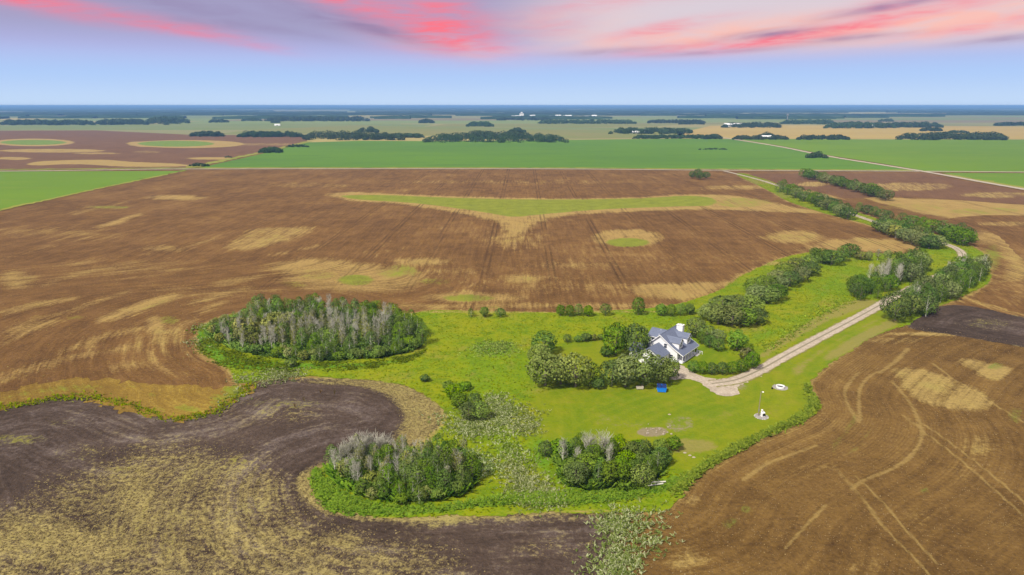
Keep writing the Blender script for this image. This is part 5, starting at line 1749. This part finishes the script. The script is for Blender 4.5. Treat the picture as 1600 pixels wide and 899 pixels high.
for i in range(22):
    b = MB()
    r = rng.uniform(0.15, 0.36)
    b.lathe([(0.01, r * .8), (r * .6, r * .7), (r, r * .2), (r * .9, -r * .2)], 7)
    s = b.build('stone', M['dirtstone'], e, (rng.gauss(0, 1.7), rng.gauss(0, 1.3), 0.1))
    s.scale = (1, rng.uniform(.6, 1), 1)
    s.rotation_euler.z = rng.uniform(0, 6)
for i, (u, v) in enumerate([(1070, 709), (1078, 713), (1084, 716), (1046, 649)]):
    x, y = G(u, v)
    b = MB()
    r = 0.27
    b.lathe([(0.01, r * .9), (r * .6, r * .75), (r * 1.05, r * .25), (r * .95, -.1)], 8)
    o = b.build('boulder', M['dirtstone'], None, (x, y, 0.15))
    o.scale = (1.5, 1, 0.9)
    o['label'] = ['pale boulder on dry lawn, left of the row of three', 'pale boulder on dry lawn, middle of the row of three', 'pale boulder on dry lawn, right of the row of three', 'pale flat stone above the bare dirt patch'][i]
    o['category'] = 'boulder'

# ------------------------------------------------------------------ the house
HA = np.array(G(1065.6, 569.7))
HB = np.array(G(1089, 553))
HD = (HB - HA) / np.hypot(*(HB - HA))
house = empty('farmhouse', (HA[0], HA[1], 0.1), math.atan2(-HD[0], HD[1]), 'white two storey farmhouse with blue grey shingle roof, dormers and columned porch', 'house')
LEN = 11.4
SH, SI, TR, GL = M['shingle'], M['siding'], M['trim'], M['glass']
# walls
b = MB()
gable = [(-12.2, 0.0), (-1.7, 0.0), (-1.7, 3.42), (-3.0, 4.35), (-7.4, 7.52), (-12.2, 3.25)]
for yy, flip in ((0.0, False), (LEN, True)):
    b.poly([(x, yy, z) for x, z in gable], flip)
b.poly([(-1.7, 0, 0), (-1.7, LEN, 0), (-1.7, LEN, 3.42), (-1.7, 0, 3.42)])
b.poly([(-12.2, LEN, 0), (-12.2, 0, 0), (-12.2, 0, 3.25), (-12.2, LEN, 3.25)])
b.build('wall', SI, house)
# main roof
b = MB()
y0, y1 = -0.45, LEN + 0.45
prof = [(0.35, 2.72), (-3.0, 4.62), (-7.4, 7.85), (-12.65, 3.05)]
for (xa, za), (xb, zb) in zip(prof, prof[1:]):
    b.slab([(xa, y0, za), (xa, y1, za), (xb, y1, zb), (xb, y0, zb)], 0.16)
b.tube([(-7.4, y0, 7.86), (-7.4, y1, 7.86)], 0.09, 6)
roof = b.build('roof', SH, house)
# white rake boards along the gable edge
for yy in (y0 - 0.05, y1 + 0.02):
    b = MB()
    for (xa, za), (xb, zb) in zip(prof, prof[1:]):
        b.slab([(xa, yy, za + 0.02), (xb, yy, zb + 0.02), (xb, yy, zb - 0.30), (xa, yy, za - 0.30)], 0.03)
    b.build('rake_board', TR, roof)
b = MB()
b.box((0.30, y0, 2.42), (0.40, y1, 2.68))
b.build('gutter', TR, roof)
b = MB()
b.box((-12.72, y0, 2.76), (-12.62, y1, 3.0))
b.build('gutter', TR, roof)
# chimney
b = MB()
b.box((-6.6, LEN - 1.6, 5.5), (-4.6, LEN - 0.25, 8.5))
b.box((-6.7, LEN - 1.7, 8.5), (-4.5, LEN - 0.15, 8.66))
ch = b.build('chimney', M['paint'], house)
b = MB()
for xx in (-6.1, -5.1):
    b.lathe([(0.16, 0), (0.16, 0.1), (0.1, 0.1), (0.1, 0.02)], 8, (xx, LEN - 0.92, 8.66))
b.build('flue', M['blackp'], ch)


def window(parent, c, w, h, axis, out, name='window', bars=True):
    """window with frame, pane and sill set in a wall; axis: 'x' wall faces +/-y, 'y' wall faces +/-x"""
    def bx(bm, a0, a1, z0, z1, d0, d1):
        if axis == 'x':
            lo, hi = (c[0] + a0, c[1] + min(d0, d1) * out, c[2] + z0), (c[0] + a1, c[1] + max(d0, d1) * out, c[2] + z1)
        else:
            lo, hi = (c[0] + min(d0, d1) * out, c[1] + a0, c[2] + z0), (c[0] + max(d0, d1) * out, c[1] + a1, c[2] + z1)
        lo2 = tuple(min(p, q) for p, q in zip(lo, hi))
        hi2 = tuple(max(p, q) for p, q in zip(lo, hi))
        bm.box(lo2, hi2)
    f = MB()
    t = 0.09
    bx(f, -w / 2 - t, -w / 2, -h / 2, h / 2, 0.0, 0.07)
    bx(f, w / 2, w / 2 + t, -h / 2, h / 2, 0.0, 0.07)
    bx(f, -w / 2 - t, w / 2 + t, h / 2, h / 2 + t, 0.0, 0.08)
    bx(f, -w / 2 - t - .03, w / 2 + t + .03, -h / 2 - t, -h / 2, 0.0, 0.10)
    if bars:
        bx(f, -w / 2, w / 2, -0.025, 0.025, 0.022, 0.05)
    o = f.build(name, TR, parent)
    g = MB()
    bx(g, -w / 2, w / 2, -h / 2, h / 2, 0.0, 0.02)
    g.build('pane', GL, o)
    return o


# dormers on the porch side
for yc in (2.4, 8.3):
    hw = 1.38
    b = MB()
    fx = -1.75
    zt, zp = 5.95, 7.15
    b.poly([(fx, yc - hw, 3.7), (fx, yc + hw, 3.7), (fx, yc + hw, zt), (fx, yc, zp), (fx, yc - hw, zt)])
    b.poly([(fx, yc - hw, 3.7), (fx, yc - hw, zt), (-5.6, yc - hw, zt), (-3.0, yc - hw, 4.4)])
    b.poly([(fx, yc + hw, 3.7), (-3.0, yc + hw, 4.4), (-5.6, yc + hw, zt), (fx, yc + hw, zt)])
    d = b.build('dormer', SI, house)
    b = MB()
    ov = 0.25
    rz = zp + 0.06
    ez = zt - 0.22
    for s in (-1, 1):
        pts = [(fx + 0.3, yc, rz), (-6.9, yc, rz), (-6.9, yc + s * (hw + ov), ez), (fx + 0.3, yc + s * (hw + ov), ez)]
        b.slab(pts if s < 0 else pts[::-1], 0.10)
    b.build('dormer_roof', SH, d)
    b = MB()
    for s in (-1, 1):
        b.slab([(fx + 0.32, yc, rz), (fx + 0.32, yc + s * (hw + ov), ez), (fx + 0.32, yc + s * (hw + ov), ez - 0.2), (fx + 0.32, yc, rz - 0.2)][::s], 0.03)
    b.build('rake_board', TR, d)
    window(d, (fx, yc, 5.15), 1.0, 1.35, 'y', 1)
# porch: deck, columns, beam, wall openings
b = MB()
b.box((-1.68, 0.02, 0.0), (0.1, LEN - 0.02, 0.32))
porch = b.build('porch_deck', M['trim'], house)
b = MB()
b.box((-0.14, 0.0, 2.22), (0.10, LEN, 2.5))
b.build('porch_beam', TR, house)
for k in range(6):
    yy = 0.13 + k * (LEN - 0.26) / 5
    b = MB()
    b.lathe([(0.17, 0.32), (0.17, 0.44), (0.125, 0.5), (0.11, 2.05), (0.16, 2.12), (0.16, 2.22)], 10, (-0.02, yy, 0))
    b.build('column', TR, house)
for k, yy in enumerate((1.3, 3.4, 7.9, 10.1)):
    window(house, (-1.7, yy, 1.55), 1.15, 1.5, 'y', 1)
b = MB()
b.box((-1.69, 5.1, 0.33), (-1.60, 6.2, 2.45))
dr = b.build('door', M['dblue'], house)
b = MB()
b.box((-1.6, 6.0, 1.3), (-1.54, 6.1, 1.42))
b.build('handle', M['steel'], dr)
b = MB()
for k in range(3):
    b.box((0.1 + 0.32 * k, 8.9, 0.0), (0.42 + 0.32 * k, 11.3, 0.30 - 0.1 * k))
b.build('steps', M['concrete'], house)
b = MB()
for xx in (0.1, 0.9, 1.7):
    b.box((xx, 11.36, 0), (xx + 0.08, 11.44, 1.0))
b.box((0.08, 11.34, 0.95), (1.8, 11.46, 1.03))
b.box((0.1, 11.37, 0.5), (1.78, 11.43, 0.55))
b.build('railing', TR, house)
# windows on the gable end
window(house, (-5.6, 0, 4.6), 0.95, 1.35, 'x', -1)
window(house, (-3.6, 0, 1.6), 1.1, 1.3, 'x', -1)
# cross wing at the back left
b = MB()
wy0, wy1 = 2.6, 8.6
b.poly([(-12.45, wy0, 0), (-8.2, wy0, 0), (-8.2, wy0, 6.05), (-12.45, wy0, 6.05)])
b.poly([(-12.45, wy1, 0), (-12.45, wy1, 6.05), (-8.2, wy1, 6.05), (-8.2, wy1, 0)])
b.poly([(-12.45, wy1, 0), (-12.45, wy0, 0), (-12.45, wy0, 6.05), (-12.45, (wy0 + wy1) / 2, 7.55), (-12.45, wy1, 6.05)])
wing = b.build('cross_wing', SI, house)
b = MB()
ym = (wy0 + wy1) / 2
b.slab([(-12.85, wy0 - 0.4, 5.92), (-7.3, wy0 - 0.4, 5.92), (-7.3, ym, 7.72), (-12.85, ym, 7.72)], 0.14)
b.slab([(-12.85, ym, 7.72), (-7.3, ym, 7.72), (-7.3, wy1 + 0.4, 5.92), (-12.85, wy1 + 0.4, 5.92)], 0.14)
b.build('wing_roof', SH, wing)
b = MB()
b.box((-12.87, wy0 - 0.5, 5.7), (-7.9, wy0 - 0.41, 5.9))
b.build('gutter', TR, wing)
window(wing, (-11.0, wy0, 4.9), 0.9, 1.1, 'x', -1)
# garage wing in front of the gable
b = MB()
gx0, gx1, gy0 = -11.2, -4.3, -6.2
b.poly([(gx1, gy0, 0), (gx1, -0.01, 0), (gx1, -0.01, 2.85), (gx1, gy0, 2.85)])
b.poly([(gx0, -0.01, 0), (gx0, gy0, 0), (gx0, gy0, 2.85), (gx0, -0.01, 2.85)])
b.poly([(gx0, gy0, 0), (gx1, gy0, 0), (gx1, gy0, 2.85), ((gx0 + gx1) / 2, gy0, 5.15), (gx0, gy0, 2.85)])
gar = b.build('garage_wing', SI, house)
b = MB()
gm = (gx0 + gx1) / 2
b.slab([(gx1 + 0.4, gy0 - 0.4, 2.75), (gx1 + 0.4, -0.02, 2.75), (gm, -0.02, 5.3), (gm, gy0 - 0.4, 5.3)], 0.14)
b.slab([(gm, gy0 - 0.4, 5.3), (gm, -0.02, 5.3), (gx0 - 0.4, -0.02, 2.75), (gx0 - 0.4, gy0 - 0.4, 2.75)], 0.14)
b.build('garage_roof', SH, gar)
b = MB()
b.box((-10.9, gy0 - 0.06, 0.02), (-6.0, gy0 - 0.01, 2.2))
b.build('garage_door', TR, gar)
b = MB()
lx0, lx1, ly0, ly1 = -15.2, -11.25, -4.6, 1.6
b.box((lx0, ly0, 0), (lx1, ly1, 2.5))
side = b.build('side_wing', SI, house)
b = MB()
lm = (ly0 + ly1) / 2
b.slab([(lx0 - 0.4, ly0 - 0.4, 2.45), (lx1 + 0.2, ly0 - 0.4, 2.45), (lx1 + 0.2, lm, 4.35), (lx0 - 0.4, lm, 4.35)], 0.14)
b.slab([(lx0 - 0.4, lm, 4.35), (lx1 + 0.2, lm, 4.35), (lx1 + 0.2, ly1 + 0.4, 2.45), (lx0 - 0.4, ly1 + 0.4, 2.45)], 0.14)
b.poly([(lx0, ly1, 2.5), (lx0, ly0, 2.5), (lx0, lm, 4.25)])
b.build('side_roof', SH, side)
for (xx, yy, zz) in ((-9.6, 5.0, 7.2), (-8.6, 1.5, 6.9)):
    b = MB()
    b.lathe([(0.06, -0.5), (0.06, 0.45), (0.10, 0.45), (0.10, 0.5), (0.01, 0.5)], 8, (xx, yy, zz))
    b.build('vent_pipe', TR, roof)

# ------------------------------------------------------------------ yard things
# light pole
px_, py_ = G(1184.5, 651)
pole = empty('yard_light', (px_, py_, 0.15), 0.2, 'tall wooden yard light pole on the lawn beside the white cabinet', 'light pole')
b = MB()
b.tube([(0, 0, -0.1), (0.05, 0, 3.2), (0.16, 0, 6.6)], [0.13, 0.11, 0.085], 8)
b.build('pole', M['wood'], pole)
b = MB()
b.tube([(0.15, 0, 6.3), (0.4, -0.02, 6.55), (0.62, -0.05, 6.5)], 0.03, 6)
b.build('arm', M['steel'], pole)
b = MB()
b.lathe([(0.05, 0.22), (0.12, 0.18), (0.24, 0.02), (0.22, -0.06), (0.02, -0.12)], 12, (0.66, -0.05, 6.38))
b.build('lamp_head', M['paint'], pole)
b = MB()
b.box((-0.13, -0.2, 1.3), (0.13, -0.08, 1.9))
b.build('meter_box', M['steel'], pole)
# stone bed round its foot
b = MB()
rng = random.Random(9)
cx_, cy_ = G(1189.5, 652.5)
bed = empty('stone_bed', (cx_, cy_, 0.16), 0, 'grey stone ring bed at the foot of the light pole', 'stone bed')
b.lathe([(0.01, 0.10), (1.2, 0.09), (1.55, 0.03), (1.6, -0.05)], 18)
b.build('gravel', M['stone'], bed)
for i in range(18):
    a = i * 6.283 / 18
    s = MB()
    r = rng.uniform(0.16, 0.26)
    s.lathe([(0.01, r * .8), (r * .7, r * .6), (r, 0), (r * .8, -.1)], 6)
    s.build('stone', M['concrete'] if i % 3 else M['stone'], bed, (1.6 * math.cos(a), 1.6 * math.sin(a), 0.08))
# white cabinet with black front
cab = empty('utility_cabinet', (*G(1191.5, 652.3), 0.24), 0.25, 'small white cabinet with black front panel and round cap on the stone bed', 'cabinet')
b = MB()
b.box((-0.42, -0.32, 0), (0.42, 0.32, 1.0))
b.slab([(-0.46, -0.36, 1.0), (0.46, -0.36, 1.0), (0.40, 0.36, 1.3), (-0.40, 0.36, 1.3)], 0.06)
b.poly([(-0.42, 0.32, 1.0), (-0.42, 0.32, 1.25), (0.42, 0.32, 1.25), (0.42, 0.32, 1.0)])
b.poly([(-0.42, -0.32, 1.0), (-0.42, 0.32, 1.0), (-0.42, 0.32, 1.25)])
b.poly([(0.42, -0.32, 1.0), (0.42, 0.32, 1.25), (0.42, 0.32, 1.0)])
b.build('body', M['paint'], cab)
b = MB()
b.box((-0.22, -0.36, 0.2), (0.40, -0.325, 0.88))
b.build('front_panel', M['blackp'], cab)
b = MB()
b.lathe([(0.12, 1.15), (0.12, 1.55), (0.24, 1.6), (0.22, 1.85), (0.02, 1.95)], 10, (-0.28, 0.05, 0))
b.build('vent_cap', M['paint'], cab)
# fire pit ring
pit = empty('fire_pit', (*G(1219, 606.5), 0.16), 0, 'round white fire pit ring on a stone circle in the lawn', 'fire pit')
b = MB()
b.lathe([(1.15, -0.05), (1.15, 0.5), (0.95, 0.5), (0.9, 0.1), (0.02, 0.08)], 20)
b.build('ring', M['paint'], pit)
b = MB()
b.lathe([(0.95, 0.16), (0.02, 0.2)], 14)
b.build('ash', M['blackp'], pit)
b = MB()
b.lathe([(1.26, 0.04), (2.0, 0.04), (2.05, -0.05)], 20)
b.build('stone_base', M['stone'], pit)
for i in range(9):
    a = i * 0.7
    s = MB()
    r = 0.22
    s.lathe([(0.01, r * .8), (r * .7, r * .6), (r, 0), (r * .8, -.1)], 6)
    s.build('stone', M['stone'], pit, (1.9 * math.cos(a), 1.9 * math.sin(a), 0.06))
kx, ky = G(1206.3, 609)
b = MB()
b.lathe([(0.22, 0), (0.25, 0.4), (0.2, 0.42), (0.18, 0.1), (0.01, 0.08)], 10)
o = b.build('bucket', M['blackp'], None, (kx, ky, 0.16))
o['label'] = 'small black bucket on the lawn left of the fire pit'
o['category'] = 'bucket'
# blue bin
bin_ = empty('refuse_bin', (*G(1033.5, 613), 0.16), -0.12, 'bright blue steel bin with dark lid standing by the tree row', 'bin')
b = MB()
w, d, h = 1.2, 0.85, 1.45
V0 = [(-w * .9, -d * .8, 0.15), (w * .9, -d * .8, 0.15), (w * .9, d * .8, 0.15), (-w * .9, d * .8, 0.15)]
V1 = [(-w, -d, h), (w, -d, h), (w, d, h + 0.45), (-w, d, h + 0.45)]
b.poly(V0[::-1])
for i in range(4):
    j = (i + 1) % 4
    b.poly([V0[i], V0[j], V1[j], V1[i]])
b.box((-w - .06, -d - .06, h - 0.12), (w + .06, -d + .02, h + 0.0))
b.build('body', M['blue'], bin_)
for k in range(4):
    xx = -0.75 + 0.5 * k
    s = MB()
    s.slab([(xx - .04, -d * .82 - .03, 0.25), (xx + .04, -d * .82 - .03, 0.25), (xx + .04, -d - .03, h - 0.13), (xx - .04, -d - .03, h - 0.13)], 0.05)
    s.build('rib', M['blue'], bin_)
for s_ in (-1, 1):
    b = MB()
    b.slab([(s_ * w * .5 - .5, -d - .05, h + 0.03), (s_ * w * .5 + .5, -d - .05, h + 0.03), (s_ * w * .5 + .5, d + .05, h + 0.5), (s_ * w * .5 - .5, d + .05, h + 0.5)], 0.05)
    b.build('lid', M['dblue'], bin_)
    b = MB()
    b.box((s_ * (w + .02) - .06, -0.45, 0.7), (s_ * (w + .02) + .06, 0.35, 0.9))
    b.build('fork_sleeve', M['blue'], bin_)
    b = MB()
    b.tube([(s_ * .7, -.45, .1), (s_ * .7 + .08, -.45, .1)], .1, 8)
    b.build('wheel', M['blackp'], bin_)
# cream trough under the trees
tr_ = empty('trough', (*G(999.5, 609.5), 0.16), 0.05, 'small cream trough on short legs under the front trees', 'trough')
b = MB()
w, d = 1.0, 0.4
V0 = [(-w * .88, -d * .75, 0.2), (w * .88, -d * .75, 0.2), (w * .88, d * .75, 0.2), (-w * .88, d * .75, 0.2)]
V1 = [(-w, -d, 0.85), (w, -d, 0.85), (w, d, 0.85), (-w, d, 0.85)]
V2 = [(-w * .93, -d * .86, 0.85), (w * .93, -d * .86, 0.85), (w * .93, d * .86, 0.85), (-w * .93, d * .86, 0.85)]
V3 = [(x * .95, y * .9, 0.4) for x, y, z in V2]
b.poly(V0[::-1])
for A_, B_ in ((V0, V1), (V1, V2), (V2, V3)):
    for i in range(4):
        j = (i + 1) % 4
        b.poly([A_[i], A_[j], B_[j], B_[i]])
b.poly(V3)
b.build('basin', M['cream'], tr_)
for sx in (-1, 1):
    for sy in (-1, 1):
        b = MB()
        b.box((sx * .75 - .05, sy * .25 - .05, 0), (sx * .75 + .05, sy * .25 + .05, 0.22))
        b.build('leg', M['wood'], tr_)


# ------------------------------------------------------------------ far farm buildings
def barn(name, u, v, w, d, h, roofh, rz, label, wall='paint', roof='paint', group=None):
    x, y = G(u, v)
    e = empty(name, (x, y, 0.2), rz, label, 'building', group)
    b = MB()
    b.poly([(-w / 2, 0, 0), (w / 2, 0, 0), (w / 2, 0, h), (-w / 2, 0, h)])
    b.poly([(w / 2, d, 0), (-w / 2, d, 0), (-w / 2, d, h), (w / 2, d, h)])
    for s in (-1, 1):
        b.poly([(s * w / 2, 0, 0), (s * w / 2, d, 0), (s * w / 2, d, h), (s * w / 2, d / 2, h + roofh), (s * w / 2, 0, h)][::s])
    b.build('wall', M[wall], e)
    b = MB()
    b.slab([(-w / 2 - .4, -.4, h - .1), (w / 2 + .4, -.4, h - .1), (w / 2 + .4, d / 2, h + roofh), (-w / 2 - .4, d / 2, h + roofh)], 0.2)
    b.slab([(-w / 2 - .4, d / 2, h + roofh), (w / 2 + .4, d / 2, h + roofh), (w / 2 + .4, d + .4, h - .1), (-w / 2 - .4, d + .4, h - .1)], 0.2)
    b.build('roof', M[roof], e)
    b = MB()
    b.box((-w * .12, -.08, 0.05), (w * .12, -.02, h * .75))
    b.build('door', M['steel'], e)
    return e


barn('farm_shed', 993.5, 209.0, 19, 12, 4.0, 3.0, 0.0, 'long white roofed shed before the far wood')
barn('farm_barn', 1012, 208.0, 14, 14, 5.0, 6.0, 0.5, 'white gabled barn right of the long shed', 'paint', 'steel')
barn('farm_shed', 1006, 208.6, 6, 6, 3.0, 2.0, 0.3, 'small white shed between the long shed and barn')
barn('quonset_shed', 1146, 198.6, 62, 20, 7.0, 6.0, 0.0, 'long pale building beside the far wood at right')
barn('farm_shed', 1199, 216.8, 24, 12, 3.5, 3.5, 0.0, 'pale roofed shed below the round clump by the gravel road')
barn('farm_shed', 1362, 198.8, 22, 14, 5, 3, 0.0, 'pale shed in front of the dark wood at right')
barn('farm_shed', 433, 197.0, 20, 12, 4, 3, 0.1, 'tiny white shed alone in the far left field')
rng = random.Random(77)
for i in range(12):
    barn('town_building', 800 + i * 11.5 + rng.uniform(-4, 4), 183.6 + rng.uniform(-.9, 1.2), rng.uniform(20, 42), rng.uniform(14, 22), rng.uniform(6, 14 if i == 1 else 9), rng.uniform(2, 5), rng.uniform(-.4, .4),
         'tiny white building of the far town on the horizon plain', 'paint', rng.choice(['paint', 'steel', 'paint']), 'far town buildings')
x, y = G(815, 183.2)
el_ = empty('grain_elevator', (x, y, 0.2), 0.1, 'pale tall grain elevator in the far town', 'building')
b = MB()
b.box((-14, -8, 0), (14, 8, 24))
b.build('wall', M['paint'], el_)
b = MB()
b.box((-6, -5, 24), (6, 5, 33))
b.build('headhouse', M['paint'], el_)
b = MB()
b.slab([(-15, -9, 24.1), (15, -9, 24.1), (15, 9, 24.1), (-15, 9, 24.1)], 0.05)
b.build('roof', M['steel'], el_)
x, y = G(1230, 189.5)
tw = empty('water_tower', (x, y, 0), 0, 'dark thin tower alone on the far plain at right', 'tower')
b = MB()
b.tube([(0, 0, 0), (0, 0, 26)], [3.0, 2.4], 8)
b.build('shaft', M['steel'], tw)
b = MB()
b.lathe([(2.0, 24), (5.5, 27), (5.5, 32), (0.1, 35)], 12)
b.build('tank', M['steel'], tw)

# ------------------------------------------------------------------ air: one closed box of thin haze round the whole place
m = bpy.data.materials.new('haze')
m.use_nodes = True
m.node_tree.nodes.clear()
T = NT(m.node_tree)
out = T.add('ShaderNodeOutputMaterial')
pv = T.add('ShaderNodeVolumePrincipled')
pv.inputs['Color'].default_value = (0.27, 0.55, 1.0, 1)
pv.inputs['Density'].default_value = 9.5e-5
T.l.new(pv.outputs[0], out.inputs['Volume'])
b = MB()
b.box((-64000, -64000, -1.0), (64000, 64000, 79.0))
hz = b.build('haze', m, kind='stuff')
hz['label'] = 'thin pale blue haze in the air over the plain'
hz['category'] = 'haze'
